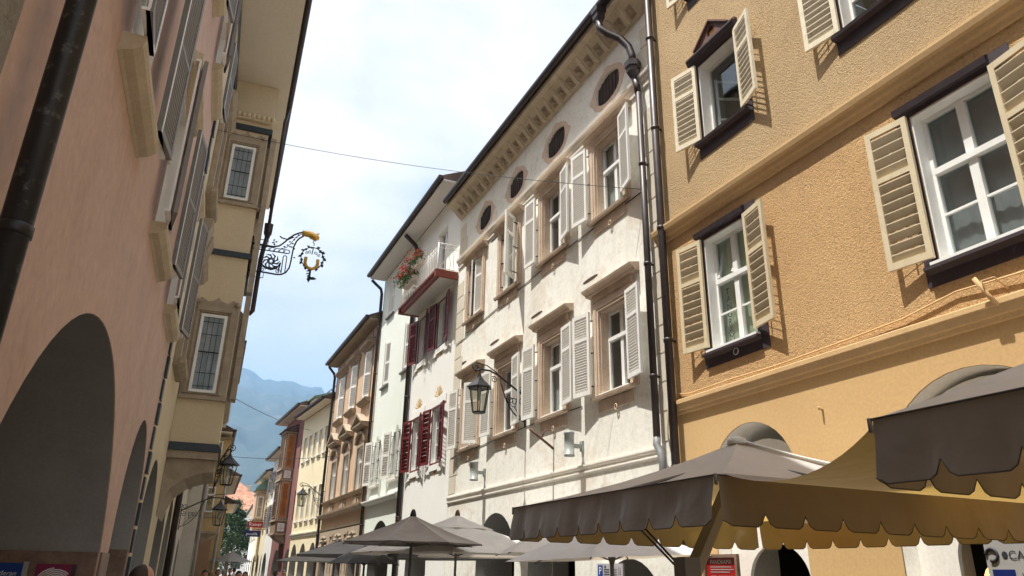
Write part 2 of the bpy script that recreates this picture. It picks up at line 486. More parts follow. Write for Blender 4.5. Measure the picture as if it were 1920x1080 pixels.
M['lilac_sign'] = paint('pale_lilac_sign_face', (.40, .38, .40), .5, .05)
M['sign_white'] = paint('white_lettering', (.75, .74, .72), .5, .03)
M['sign_grey'] = paint('pale_grey_panel', (.34, .33, .31), .5, .05)
M['ink'] = paint('dark_lettering', (.03, .03, .035), .6, .1)
M['magenta'] = paint('magenta_poster', (.22, .012, .06), .5, .2)
M['skin'] = paint('skin', (.48, .25, .17), .5, .12, bump=.03)
M['ground'] = plaster('paving_stone', (.40, .375, .34), (.32, .30, .27), bump=.3, bscale=8, blotch=1.5, streak=0)


def bulb_mat():
    m, nt, b = _nt('glowing_bulb')
    b.inputs['Base Color'].default_value = (.9, .6, .3, 1)
    b.inputs['Emission Color'].default_value = (1, .55, .18, 1)
    b.inputs['Emission Strength'].default_value = 1.6
    return m


M['bulb'] = bulb_mat()


# ------------------------------------------------------------------ building kit
def rect(u0, u1, z0, z1):
    return [(u0, z0), (u1, z0), (u1, z1), (u0, z1)]


def arch_pts(uc, half, zs, rise, z0=.03, n=18):
    """opening outline: legs to the springing zs, then an elliptical head"""
    p = [(uc - half, z0), (uc + half, z0)]
    for i in range(n + 1):
        a = pi * i / n
        p.append((uc + half * cos(a), zs + rise * sin(a)))
    return p


def wall(house, fr, u0, u1, z0, z1, mat, holes=(), rec=.16, depth=9.0, name='wall', body=True):
    """front face with openings and their reveals, plus side and back walls"""
    b = MB(fr)
    u0 += .004; u1 -= .004
    loops = [rect(u0, u1, z0, z1)] + [list(h) for h in holes]
    flat = [q for l in loops for q in l]
    tri = tessellate_polygon([[V((a, c, 0)) for a, c in l] for l in loops])
    b.add([(u, 0, z) for u, z in flat], [tuple(t) for t in tri])
    for h in loops[1:]:
        m = len(h)
        b.add([(u, 0, z) for u, z in h] + [(u, -rec, z) for u, z in h], [(i, (i + 1) % m, m + (i + 1) % m, m + i) for i in range(m)])
    if body:
        for u in (u0, u1): b.quad((u, 0, z0), (u, -depth, z0), (u, -depth, z1), (u, 0, z1))
        b.quad((u0, -depth, z0), (u1, -depth, z0), (u1, -depth, z1), (u0, -depth, z1))
    return b.build(name, mat, house, recalc=False)


def roof(house, fr, u0, u1, H, ov, depth=9.0, pitch=.45, mat=None, soffit=None, gutter=True, th=.14, slope=0.0):
    """gable roof, ridge along the street, boxed soffit and hung gutter"""
    mid = -depth / 2
    rz = H + (ov - mid) * pitch
    b = MB(fr)
    b.prism([(ov, H + .01), (ov, H + th), (mid, rz + th), (-depth - .3, H + th), (-depth - .3, H + .01)], u0 + .005, u1 - .005)
    rf = b.build('roof', mat or M['roof_dark'], house)
    s = MB(fr)
    s.prism([(.004, H - .03 + slope), (ov - .01, H - .03), (ov - .01, H + .006), (.004, H + .006 + slope * .2)], u0 + .008, u1 - .008)
    s.build('soffit', soffit or M['soffit'], house)
    if gutter:
        g = MB(fr)
        prof = []
        for i in range(9):
            a = pi + pi * i / 8
            prof.append((ov + .07 + .075 * cos(a), H + .09 + .085 * sin(a)))
        prof += [(ov + .145, H + .12), (ov - .005, H + .12)]
        g.prism(prof, u0 + .01, u1 - .01)
        g.build('gutter', M['dark_metal'], house)
    return rf


def leaf_shutter(parent, fr, hu, z0, z1, w, side, angle, mat, d0=.03, slat=.05, rod=False, edge=None, mids=(.66,), th=.04, name='shutter', hinges=None, label=None, back=True):
    """one louvred leaf. side=+1: hinged on the far (+u) jamb"""
    rj = random.Random(int(hu * 1000) * 7 + int(z0 * 100))
    if angle > 90: angle += rj.uniform(-6, 4)
    a = R(angle)
    du, dd = -side * cos(a), sin(a)
    nu, nd = side * sin(a), cos(a)
    f2 = lambda t, n, z: fr(hu + du * t + nu * n, d0 + dd * t + nd * n, z)
    b = MB(f2)
    lo_ = .70 if rod else .72
    st = min(.06, w * .15)
    h = z1 - z0
    b.box(0, st, -th, 0, z0, z1); b.box(w - st, w, -th, 0, z0, z1)
    rails = [(0, .075)] + [(h * m - .03, h * m + .03) for m in sorted(1 - x for x in [1 - y for y in mids])] + [(h - .07, h)]
    for r0, r1 in rails: b.box(st, w - st, -th + .002, -.002, z0 + r0, z0 + r1)
    for (a0, a1), (b0, b1) in zip(rails[:-1], rails[1:]):
        n = max(1, int((b0 - a1) / slat))
        p = (b0 - a1) / n
        for i in range(n):
            z = z0 + a1 + i * p + rj.uniform(-.05, .05) * p
            nb, nf = (-th + .006, -.004) if angle > 90 else (-.004, -th + .006)   # the side towards the street sits higher
            b.hexa([(st, nb, z + p * lo_), (w - st, nb, z + p * lo_), (st, nf, z), (w - st, nf, z),
                    (st, nb, z + p * lo_ + .012), (w - st, nb, z + p * lo_ + .012), (st, nf, z + .012), (w - st, nf, z + .012)])
        if rod: b.box(w / 2 - .009, w / 2 + .009, -.004, .014, z0 + a1 + .03, z0 + b0 - .03)
    ob = b.build(name, mat, parent, label=label)
    if hinges:
        for q in (.1, .5, .9):
            k = MB(fr)
            z = z0 + h * q
            k.tube([(hu - side * .16, -.10, z), (hu - side * .02, .03, z), (hu + du * .1, d0 + dd * .1 + .01, z)], .012, 6)
            k.build('hinge', M['black_metal'], parent)
    return ob


def casement(house, fr, u0, u1, z0, z1, rec=.14, trans=None, cols=2, bars=(), mat=None, lining=True, fw=.055, pane='glass', curtain=None, name='window', bar_w=.024):
    """white timber window: lining, frame, mullion, transom, glazing bars; pane and curtain as sub-parts"""
    mat = mat or M['white_paint']
    b = MB(fr)
    d1 = -rec + .055; d0 = -rec
    g = .003
    if lining:
        t = .018
        b.box(u0 + g, u0 + t, -rec, -.004, z0 + g, z1 - g); b.box(u1 - t, u1 - g, -rec, -.004, z0 + g, z1 - g)
        b.box(u0 + t, u1 - t, -rec, -.006, z1 - t, z1 - g)
    b.box(u0 + g, u0 + fw, d0, d1 - .001, z0 + g, z1 - g); b.box(u1 - fw, u1 - g, d0, d1 - .001, z0 + g, z1 - g)
    b.box(u0 + fw, u1 - fw, d0, d1 - .003, z1 - fw, z1 - g - .001); b.box(u0 + fw, u1 - fw, d0, d1 - .003, z0 + g, z0 + fw)
    zones = [(z0 + fw, z1 - fw)]
    if trans:
        b.box(u0 + fw, u1 - fw, d0, d1 + .035, trans - .035, trans + .03)
        zones = [(z0 + fw, trans - .035), (trans + .03, z1 - fw)]
    for k in range(1, cols):
        uc = u0 + (u1 - u0) * k / cols
        for a, c in zones: b.box(uc - .045, uc + .045, d0 + .002, d1 + .008, a, c)
    lo = zones[0]
    for q in bars:
        z = lo[0] + (lo[1] - lo[0]) * q
        b.box(u0 + fw, u1 - fw, d0 + .006, d1 - .008, z - bar_w / 2, z + bar_w / 2)
    w = b.build(name, mat, house)
    p = MB(fr)
    p.box(u0 + fw * .8, u1 - fw * .8, d0 + .02, d0 + .026, z0 + fw * .8, z1 - fw * .8)
    p.build('pane', M[pane], w)
    if curtain:
        c = MB(fr)
        n = 72
        a0, a1 = u0 + .01, u1 - .01
        pts = []
        for i in range(n + 1):
            u = a0 + (a1 - a0) * i / n
            dd = -rec - .055 + .004 * sin(i * .62) + .003 * sin(i * .23 + 1)
            pts += [(u, dd, z0 - .0), (u, dd, z1 + .0)]
        c.add(pts, [(2 * i, 2 * i + 2, 2 * i + 3, 2 * i + 1) for i in range(n)], True)
        c.build('curtain', M[curtain], w)
    return w


def text(parent, s, fr, u, z, size, mat, d=.004, sx=-1, shear=0, stretch=1.0, name='lettering', align='LEFT'):
    cu = bpy.data.curves.new('t', 'FONT')
    cu.body = s; cu.size = size; cu.extrude = 0; cu.shear = shear; cu.align_x = align
    cu.resolution_u = 3
    to = bpy.data.objects.new('t', cu); COL.objects.link(to)
    dg = bpy.context.evaluated_depsgraph_get()
    me = bpy.data.meshes.new_from_object(to.evaluated_get(dg))
    b = MB(fr)
    vs = [v.co.copy() for v in me.vertices]
    b.add([(u + sx * v.x * stretch, d, z + v.y) for v in vs], [tuple(p.vertices) for p in me.polygons])
    bpy.data.objects.remove(to); bpy.data.curves.remove(cu); bpy.data.meshes.remove(me)
    return b.build(name, mat, parent)


def downpipe(house, fr, u, d, z0, z1, r=.055, mat=None, name='downspout', extra=()):
    b = MB(fr)
    b.tube([(u, d, z0), (u, d, z1)] + list(extra), r, 12)
    z = z0 + .9
    while z < z1 - .3:
        b.lathe((u, d, z), [(r, 0), (r + .010, .005), (r + .010, .055), (r, .06)], 12, caps=False)
        b.box(u - .01, u + .01, .002, d - r * .5, z + .015, z + .045)
        z += 1.85
    return b.build(name, mat or M['dark_metal'], house)


def arcade(house, fr, arches, depth=.9, mat=None, back=3.2, u0=0, u1=0, top=4.1):
    """barrel linings of the arches and the dim passage behind them"""
    for h in arches:
        b = MB(fr)
        m = len(h)
        cu = sum(q[0] for q in h) / m; cz = sum(q[1] for q in h) / m
        hh = [(q[0] + (.004 if q[0] < cu else -.004), q[1] - .003 if q[1] > .1 else q[1]) for q in h]
        b.add([(u, -.012, z) for u, z in hh] + [(u, -depth, z) for u, z in hh], [(i, (i + 1) % m, m + (i + 1) % m, m + i) for i in range(m)], True)
        b.build('arch_lining', mat or M['vault'], house, recalc=False)
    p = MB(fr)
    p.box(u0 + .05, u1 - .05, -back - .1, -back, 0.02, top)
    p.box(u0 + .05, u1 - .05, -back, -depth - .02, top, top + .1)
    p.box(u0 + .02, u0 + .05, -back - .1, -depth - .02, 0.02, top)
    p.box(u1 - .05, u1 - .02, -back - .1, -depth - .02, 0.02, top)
    p.build('shop_front', M['shop_dark'], house)  # near-black lining, the passage's shade put into its colour

# ================================================================== right-hand row
# ------------------------------------------------------------------ ochre house
oh = thing('ochre_house', (XR, 3, 0), 'ochre roughcast house with beige shutters and dark purple window surrounds behind the big taupe umbrellas', 'house')
U0, U1 = -8.0, 8.72
OA = [arch_pts(7.23, .76, 2.72, .77), arch_pts(4.3, .98, 2.55, .96), arch_pts(1.1, .98, 2.55, .96), arch_pts(-2.6, .98, 2.55, .96)]
# narrow shop doors sit deeper inside the two visible arches
wall(oh, RF, U0, U1, 0, 3.84, M['ochre_low'], OA, rec=.012, name='ground_storey_wall')
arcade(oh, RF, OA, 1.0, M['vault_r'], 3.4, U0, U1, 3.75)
lowc = (7.31, 3.86, .41, -3.04)
upc = (7.10, 4.45, 1.8, -.85)
wall(oh, RF, U0, U1, 3.84, 6.7, M['ochre_mid'], [rect(c - .45, c + .45, 4.57, 6.25) for c in lowc], rec=.2, name='first_storey_wall')
wall(oh, RF, U0, U1, 6.7, 13.6, M['ochre_up'], [rect(c - .45, c + .45, 7.81, 9.18) for c in upc] + [rect(c - .45, c + .45, 10.66, 12.0) for c in upc], rec=.2, name='upper_wall')
b = MB(RF)
b.prism([(.003, 3.82), (.035, 3.83), (.045, 3.87), (.07, 3.88), (.085, 3.95), (.10, 3.96), (.10, 4.01), (.06, 4.03), (.003, 4.05)], U0, U1 - .02)
b.build('string_course', M['ochre_trim'], oh)
b = MB(RF)
b.prism([(.003, 6.57), (.03, 6.58), (.04, 6.63), (.07, 6.65), (.085, 6.70), (.125, 6.72), (.14, 6.78), (.14, 6.81), (.06, 6.84), (.003, 6.86)], U0, U1 + .14)
b.build('cornice', M['ochre_trim'], oh)
for i, c in enumerate(lowc):
    dark = 'curtain_green' if i == 0 else 'curtain_grey'
    w = casement(oh, RF, c - .45, c + .45, 4.57, 6.25, .20, 5.58, 2, (.52,), curtain=dark)
    if i == 0:
        for col in (c + .19,):
            for k, ch in enumerate('TANGRAM'):
                text(w, ch, RF, col + .09, 5.36 - k * .112, .135, M['ink'], d=-.171)
        # tilted upper light
        t = MB(frame((XR, 0, 0), (0, 1, 0), (-1, 0, 0)))
        for q in ((c + .36, c + .39), (c + .07, c + .10)): t.hexa([(q[0], -.19, 5.66), (q[1], -.19, 5.66), (q[0], -.15, 5.66), (q[1], -.15, 5.66), (q[0], -.30, 6.10), (q[1], -.30, 6.10), (q[0], -.26, 6.10), (q[1], -.26, 6.10)])
        t.build('sash', M['white_paint'], w)
    s = MB(RF)                                   # dark painted surround, hood and sill
    g = .003
    out = rect(c - .645, c + .61, 4.345, 6.41)
    s.plate(out, g, .012, [rect(c - .452, c + .452, 4.572, 6.248)], back=False)
    s.prism([(.013, 6.30), (.06, 6.31), (.075, 6.38), (.013, 6.415)], c - .45, c + .60)
    s.prism([(.013, 4.47), (.10, 4.50), (.10, 4.535), (.013, 4.54)], c - .52, c + .57)
    s.build('surround', M['purple'], w)
    k = MB(RF); k.box(c - .5, c + .5, -.14, .085, 4.542, 4.572); k.build('sill', M['white_paint'], w)
    leaf_shutter(w, RF, c + .46, 4.62, 6.25, .47, 1, 172, M['beige_shutter'], .035, .105, True, mids=(.63,))
    leaf_shutter(w, RF, c - .46, 4.62, 6.25, .47, -1, 168, M['beige_shutter'], .035, .105, True, mids=(.63,))
    if i == 0:
        r = MB(RF); r.tube([(c - .05 + .045 * cos(a * pi / 8), .04, 4.43 + .045 * sin(a * pi / 8)) for a in range(16)], .008, 6, True)
        r.build('iron_ring', M['grey_metal'], w)
for i, c in enumerate(upc):
    for row, (z0, z1) in enumerate(((7.81, 9.18), (10.66, 12.0))):
        op = row == 0 and i == 0
        w = casement(oh, RF, c - .45, c + .45, z0, z1, .22, None if op else z0 + 1.0, 1 if op else 2, () if op else (.5,), pane='glass_bright' if i == 1 else 'glass')
        if op:                                    # one sash folded inward
            f3 = lambda t, n, z: RF(c + .38 - t * .42 + n * .9, -.25 - t * .9 - n * .42, z)
            t = MB(f3)
            t.box(0, .04, 0, .03, z0 + .06, z1 - .2); t.box(.38, .42, 0, .03, z0 + .06, z1 - .2)
            for q in (.06, .42, .80, 1.12): t.box(.04, .38, .004, .026, z0 + q, z0 + q + .035)
            t.build('sash', M['white_paint'], w)
        s = MB(RF)
        s.plate(rect(c - .62, c + .56, z0 - .25, z1 + .15), .003, .012, [rect(c - .452, c + .452, z0 + .002, z1 - .002)], back=False)
        s.prism([(.013, z0 - .07), (.09, z0 - .05), (.10, z0 - .01), (.013, z0 + .0)], c - .54, c + .57)
        s.prism([(.013, z1 + .02), (.10, z1 + .06), (.13, z1 + .13), (.13, z1 + .16), (.013, z1 + .17)], c - .52, c + .58)
        s.build('surround', M['purple'], w)
        if row == 0:
            pd = MB(RF)
            pd.plate([(c - .50, z1 + .175), (c + .54, z1 + .175), (c + .54, z1 + .24), (c + .38, z1 + .25), (c + .02, z1 + .56), (c - .34, z1 + .25), (c - .50, z1 + .24)], .004, .06,
                     [[(c - .06, z1 + .30), (c + .10, z1 + .30), (c + .10, z1 + .41), (c + .02, z1 + .47), (c - .06, z1 + .41)]])
            for sx in (1, -1):
                a0, a1 = (c + .02 + sx * .40, z1 + .262), (c + .02, z1 + .58)
                pd.add([(a0[0], .004, a0[1]), (a1[0], .004, a1[1]), (a1[0], .10, a1[1]), (a0[0], .10, a0[1]), (a0[0], .004, a0[1] - .035), (a1[0], .004, a1[1] - .035), (a1[0], .10, a1[1] - .035), (a0[0], .10, a0[1] - .035)],
                       [(0, 1, 2, 3), (4, 5, 6, 7), (0, 4, 7, 3), (2, 3, 7, 6), (1, 2, 6, 5)])
            pd.build('pediment', M['ped_brown'], w)
            lz = MB(RF); lz.box(c - .055, c + .095, .006, .02, z1 + .305, z1 + .405); lz.build('pediment_panel', M['gold_paint'], w)
        leaf_shutter(w, RF, c + .46, z0 + .02, z1 + .02, .47, 1, 168, M['cream_shutter'], .035, .09, True, mids=(.68,))
        leaf_shutter(w, RF, c - .46, z0 + .02, z1 + .02, .47, -1, 165, M['cream_shutter'], .035, .09, True, mids=(.68,))
roof(oh, RF, U0, U1, 13.6, .7, 9)
downpipe(oh, RF, 8.58, .13, .3, 13.6, .062)
# shop surrounds inside the arches: pale jambs with dark doorways
for (u0, u1, dz, dw) in ((6.47, 7.99, 2.05, .5), (3.3, 5.3, 2.3, .62)):
    uc = (u0 + u1) / 2
    b = MB(RF)
    h = arch_pts(uc - .05, dw, dz - .45, .45, .04)
    hh = (u1 - u0) / 2 - .012
    b.plate(arch_pts(uc, hh, 2.6, .7 if u0 > 5 else .85, .035), -.27, -.22, [h])
    b.build('shop_wall', M['vault_r'], oh)

# ------------------------------------------------------------------ white house with oval attic windows
wh = thing('limewashed_house', (XR, 13.5, 0), 'weathered white house with four oval attic openings and brown stone window surrounds', 'house')
A0, A1 = 8.72, 18.42
WC = (10.24, 12.5, 14.8, 17.0)
OV = (10.21, 12.4, 14.5, 16.5)
oval = lambda c, a, bb: [(c + a * cos(i * pi / 16) * (1 - .06 * cos(4 * i * pi / 16)), 10.58 + bb * sin(i * pi / 16)) for i in range(32)]
WA = [arch_pts(15.3, 1.05, 1.9, .98), arch_pts(10.05, .95, .9, 1.0), arch_pts(12.7, .95, 1.9, .9)]
holes = [rect(c - .475, c + .475, 4.55, 6.07) for c in WC] + [rect(c - .475, c + .475, 7.92, 9.50) for c in WC] + [oval(c, .46, .32) for c in OV]
wall(wh, RF, A0, A1, 0, 11.5, M['white_wall'], holes + WA, rec=.20)
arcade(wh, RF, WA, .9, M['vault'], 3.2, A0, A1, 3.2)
for z, sc in ((3.29, 1.0),):
    b = MB(RF)
    b.prism([(.003, 3.27), (.022, 3.28), (.034, 3.30), (.034, 3.325), (.012, 3.335), (.012, 3.375), (.036, 3.385), (.05, 3.41), (.05, 3.44), (.003, 3.45)], A0 + .3, A1)
    b.build('string_course', M['white_trim'], wh)
b = MB(RF)
b.prism([(.003, 9.74), (.035, 9.75), (.04, 9.80), (.015, 9.81), (.015, 9.86), (.05, 9.88), (.06, 9.94), (.10, 9.96), (.11, 10.01), (.003, 10.04)], A0 + .02, A1 - .02)
b.build('cornice', M['white_trim'], wh)
b = MB(RF)                                       # painted corner blocks at both ends
for (ua, ub, la, lb) in ((A0 + .33, A0 + .03, .10, .0), (A1 - .50, A1 - .02, .0, .08)):
    z = 3.5; k = 0
    while z < 11.0:
        if not 9.2 < z < 10.1:
            e = (.12 if k % 2 else 0) * (1 if ub < ua else -1)
            b = MB(RF); b.box(min(ua + e, ub), max(ua + e, ub), .002, .009, z + .012, z + .43); b.build('quoin', M['quoin'], wh)
        z += .445; k += 1
states = {  # (row, column): angle of the far leaf, angle of the near leaf
    (0, 0): (176, 174), (0, 1): (176, 172), (0, 2): (176, 172), (0, 3): (176, 35),
    (1, 0): (176, 172), (1, 1): (176, 170), (1, 2): (12, 125), (1, 3): (20, 8)}
for row, (z0, z1) in enumerate(((4.55, 6.07), (7.92, 9.50))):
    for i, c in enumerate(WC):
        w = casement(wh, RF, c - .475, c + .475, z0, z1, .20, z0 + .98, 2, (), fw=.07, curtain='curtain' if (i + row) % 2 else None, lining=False)
        s = MB(RF)
        s.plate([(c - .68, z0 - .06), (c + .68, z0 - .06), (c + .68, z1 + .20), (c - .68, z1 + .20)], .003, .045, [rect(c - .474, c + .474, z0 + .001, z1 - .001)], back=False)
        s.plate([(c - .63, z0 - .05), (c + .63, z0 - .05), (c + .63, z1 + .15), (c - .63, z1 + .15)], .046, .06, [rect(c - .53, c + .53, z0 - .02, z1 + .05)], back=False)
        for q in (-1, 1): s.box(c + q * .4625 - .0105, c + q * .4625 + .0105, -.142, .001, z0 + .004, z1 - .004)
        s.box(c - .45, c + .45, -.142, .001, z1 - .024, z1 - .004)
        if row == 0:
            s.box(c - .64, c + .64, .003, .055, z1 + .202, z1 + .33)
            s.prism([(.003, z1 + .331), (.10, z1 + .34), (.12, z1 + .38), (.19, z1 + .41), (.20, z1 + .45), (.003, z1 + .49)], c - .82, c + .80)
        else:
            s.prism([(.003, z1 + .12), (.07, z1 + .13), (.10, z1 + .18), (.17, z1 + .21), (.18, z1 + .25), (.003, z1 + .27)], c - .82, c + .78)
        s.build('surround', M['brownstone'], w)
        k = MB(RF)
        k.prism([(.061, z0 - .10), (.11, z0 - .08), (.12, z0 - .035), (.061, z0 - .03)], c - .66, c + .68)
        k.box(c - .50, c + .55, .003, .03, z0 - .30, z0 - .105)
        k.tube([(c - .02 + .035 * cos(a * pi / 6), .045, z0 - .30 + .05 * sin(a * pi / 6)) for a in range(12)], .012, 6, True)
        k.build('sill', M['brownstone'], w)
        k = MB(RF); k.box(c - .46, c + .46, -.10, .075, z0 - .03, z0 + .003); k.build('window_board', M['white_paint'], w)
        fa, na = states[(row, i)]
        hz0, hz1 = z0 + .03, z1 + .02
        leaf_shutter(w, RF, c + (.63 if fa > 90 else .47), hz0, hz1, .47, 1, fa, M['offwhite_paint'], .12 if fa > 90 else -.02, .047, mids=(.68,), hinges=True)
        leaf_shutter(w, RF, c - (.58 if na > 90 else .47), hz0, hz1, .47, -1, na, M['offwhite_paint'], .12 if na > 90 else -.02, .047, mids=(.68,), hinges=True)
for c in OV:
    f = MB(RF)
    ring = []
    for i in range(64):
        a = i * pi / 32
        k = 1 + .16 * max(0, cos(4 * a)) ** 4
        ring.append((c + .60 * k * cos(a), 10.58 + .43 * k * sin(a)))
    f.plate(ring, .002, .007, [oval(c, .455, .316)], back=False)
    f.build('oval_surround', M['pinkring'], wh)
    d = MB(RF)
    for q in range(-3, 4):
        hgt = .29 * math.sqrt(max(0, 1 - (q * .12 / .46) ** 2))
        d.tube([(c + q * .12, -.03, 10.58 - hgt), (c + q * .12, -.03, 10.58 + hgt)], .010, 6)
    d.build('oval_grille', M['shop_dark'], wh)
    d = MB(RF); d.plate(oval(c, .457, .317), -.075, -.05); d.build('oval_board', M['dark_wood'], wh)  # added board, its dark colour stands for shade inside the hole
for u, z in ((11.03, 6.79), (13.3, 6.79), (15.6, 6.8), (17.75, 6.8), (13.35, 9.62), (15.75, 9.62)):   # vent slits, their shaded recess put on as flat dark plates
    b = MB(RF)
    b.plate([(u + .27 * cos(i * pi / 8), z + .028 * sin(i * pi / 8) + .03) for i in range(16)], .002, .008)
    b.build('relieving_stone', M['dark_wood'], wh)
# frescoed cove under the eave, with rosettes between small consoles
b = MB(RF)
b.prism([(.003, 11.34), (.04, 11.35), (.10, 11.40), (.24, 11.55), (.36, 11.64), (.46, 11.68), (.46, 11.74), (.003, 11.74)], A0 + .02, A1 - .02)
b.build('cove', M['fresco'], wh)
n = 24
for i in range(n):
    u = A0 + .35 + (A1 - A0 - .7) * i / (n - 1)
    b = MB(RF)
    b.hexa([(u - .09, .08, 11.37), (u + .09, .08, 11.37), (u - .09, .24, 11.54), (u + .09, .24, 11.54), (u - .09, .05, 11.40), (u + .09, .05, 11.40), (u - .09, .21, 11.57), (u + .09, .21, 11.57)])
    b.lathe((u, .165, 11.42), [(.055, 0), (.05, .05), (.02, .06)], 10)
    b.build('rosette', M['fresco_dark'], wh)
    if i < n - 1:
        um = u + (A1 - A0 - .7) / (n - 1) / 2
        b = MB(RF)
        b.prism([(.035, 11.33), (.07, 11.31), (.16, 11.38), (.31, 11.56), (.36, 11.61), (.28, 11.62)], um - .05, um + .05)
        b.build('console', M['fresco'], wh)
roof(wh, RF, A0, A1, 11.77, .47, 9, soffit=M['fresco'])
hp = MB(RF)
hp.lathe((9.55, .56, 11.42), [(.07, 0), (.12, .10), (.12, .22), (.15, .23), (.15, .36), (.11, .365)], 4, rot=pi / 4, smooth=False)
hp.tube([(9.55, .56, 11.50), (9.52, .56, 11.28), (9.42, .46, 11.12), (9.28, .28, 10.96), (9.16, .18, 10.72), (9.11, .15, 10.5), (9.10, .15, 10.28)], .068, 10)
hp.lathe((9.10, .155, 10.00), [(.06, 0), (.12, .11), (.12, .20), (.15, .21), (.15, .33), (.11, .335)], 6, smooth=False)
hp.tube([(9.10, .14, 10.03), (9.04, .13, 9.80), (9.02, .12, 9.6)], .06, 10)
hp.build('rain_hopper', M['dark_metal'], wh)
downpipe(wh, RF, 9.01, .12, 3.55, 9.62, .055)
b = MB(RF); b.tube([(9.01, .12, 3.56), (9.01, .13, 3.45), (8.90, .15, 3.33), (8.86, .15, 3.2), (8.86, .15, 2.6)], .056, 10); b.build('pipe_elbow', M['zinc'], wh)

# ------------------------------------------------------------------ off-white house with maroon shutters
rh = thing('maroon_shutter_house', (XR, 20.4, 0), 'off-white plastered house with maroon shutters and a white iron balcony', 'house')
B0, B1 = 18.42, 22.55
RC = (19.62, 21.5)
holes = [rect(c - .40, c + .40, z0, z1) for z0, z1 in ((4.47, 6.0), (7.85, 9.25)) for c in RC] + [rect(19.6, 20.5, 9.72, 11.75)] + [arch_pts(20.9, .95, 1.7, 1.3)]
wall(rh, RF, B0, B1, 0, 12.55, M['red_wall'], holes, rec=.16)
arcade(rh, RF, [holes[-1]], .9, M['vault'], 3.2, B0, B1, 3.5)
casement(rh, RF, 19.6, 20.5, 9.72, 11.75, .16, None, 2, (.5,), name='balcony_door')
for row, (z0, z1) in enumerate(((4.47, 6.0), (7.85, 9.25))):
    for c in RC:
        w = casement(rh, RF, c - .40, c + .40, z0, z1, .16, None, 2, (.33, .66), curtain='curtain')
        b = MB(RF)
        b.plate(rect(c - .44, c + .44, z0 - .04, z1 + .04), .003, .02, [rect(c - .399, c + .399, z0 + .001, z1 - .001)], back=False)
        b.build('red_frame', M['maroon'], w)
        s = MB(RF)
        s.box(c - .70, c + .70, .003, .022, z1 + .06, z1 + .28); s.build('lintel', M['red_wall'], w)
        s = MB(RF)
        s.plate([(c - .62, z0 - .06), (c + .62, z0 - .06), (c + .62, z0 - .28), (c + .36, z0 - .28), (c + .36, z0 - .22), (c - .36, z0 - .22), (c - .36, z0 - .28), (c - .62, z0 - .28)], .003, .045)
        s.build('apron', M['red_wall'], w)
        o = MB(RF)
        if row == 0:                              # stencilled palmette above, drop below
            for k in range(-3, 4):
                a = k * .42
                o.plate([(c + .05 * sin(a), z1 + .32), (c + .30 * sin(a - .12), z1 + .32 + .28 * cos(a - .1) * (.75 + .25 * cos(a))), (c + .36 * sin(a), z1 + .30 + .34 * cos(a)), (c + .30 * sin(a + .12), z1 + .32 + .28 * cos(a + .1) * (.75 + .25 * cos(a)))], .002, .006)
            o.build('gold_stencil', M['gold_paint'], w); o = MB(RF)
        o.plate([(c - .12, z0 - .24), (c + .12, z0 - .24), (c, z0 - .38)], .002, .006)
        o.build('gold_stencil', M['gold_paint'], w)
        leaf_shutter(w, RF, c + .44, z0 - .01, z1 + .02, .46, 1, 170, M['maroon'], .05, .10, mids=(.68,), th=.045)
        leaf_shutter(w, RF, c - .44, z0 - .01, z1 + .02, .46, -1, 168, M['maroon'], .05, .10, mids=(.68,), th=.045)
b = MB(RF)                                       # balcony slab
b.box(18.5, 22.1, .004, .55, 9.50, 9.62)
b.build('balcony', M['soffit_w'], rh)
bal = rh.children[-1]
t = MB(RF)
t.prism([(.552, 9.46), (.62, 9.50), (.64, 9.58), (.70, 9.62), (.70, 9.68), (.552, 9.68)], 18.42, 22.18)
t.box(18.40, 18.499, .02, .70, 9.47, 9.68); t.box(22.101, 22.2, .02, .70, 9.47, 9.68)
t.build('balcony_edge', M['red_wood'], bal)
t = MB(RF)
zr0, zr1 = 9.70, 10.52
for run in ('front', 'near', 'far'):
    P = (lambda q: (18.5 + q, .62)) if run == 'front' else ((lambda q: (18.48, .62 - q)) if run == 'near' else (lambda q: (22.1, .62 - q)))
    Lr = 3.6 if run == 'front' else .58
    for z, r in ((zr0 + .04, .012), (zr1, .018), (zr1 - .14, .010)): t.tube([(*P(0), z), (*P(Lr), z)], r, 6)
    nb = int(Lr / .115)
    for i in range(nb + 1):
        q = Lr * i / nb
        u, d = P(q)
        if i % 2 == 0: t.tube([(u, d, zr0), (u, d, zr1)], .009, 5)
        else:                                     # bellied baluster with scroll
            t.tube([(*P(q + .03 * sin(k * pi / 5)), zr0 + .05 + k * (zr1 - zr0 - .2) / 10) for k in range(11) if 0 <= q + .03 <= Lr], .008, 5)
            if q + .045 < Lr and q > .045: t.tube([(*P(q + .04 * cos(a * pi / 5)), zr1 - .07 + .05 * sin(a * pi / 5)) for a in range(10)], .006, 4, True)
for u, d in ((18.49, .62), (22.09, .62)):
    t.tube([(u, d, zr0), (u, d, zr1 + .03)], .018, 8); t.lathe((u, d, zr1 + .03), [(.01, 0), (.028, .025), (.01, .05)], 8)
t.build('railing', M['white_iron'], bal)
roof(rh, RF, B0, B1, 12.6, .62, 9, soffit=M['soffit_w'], slope=.0)

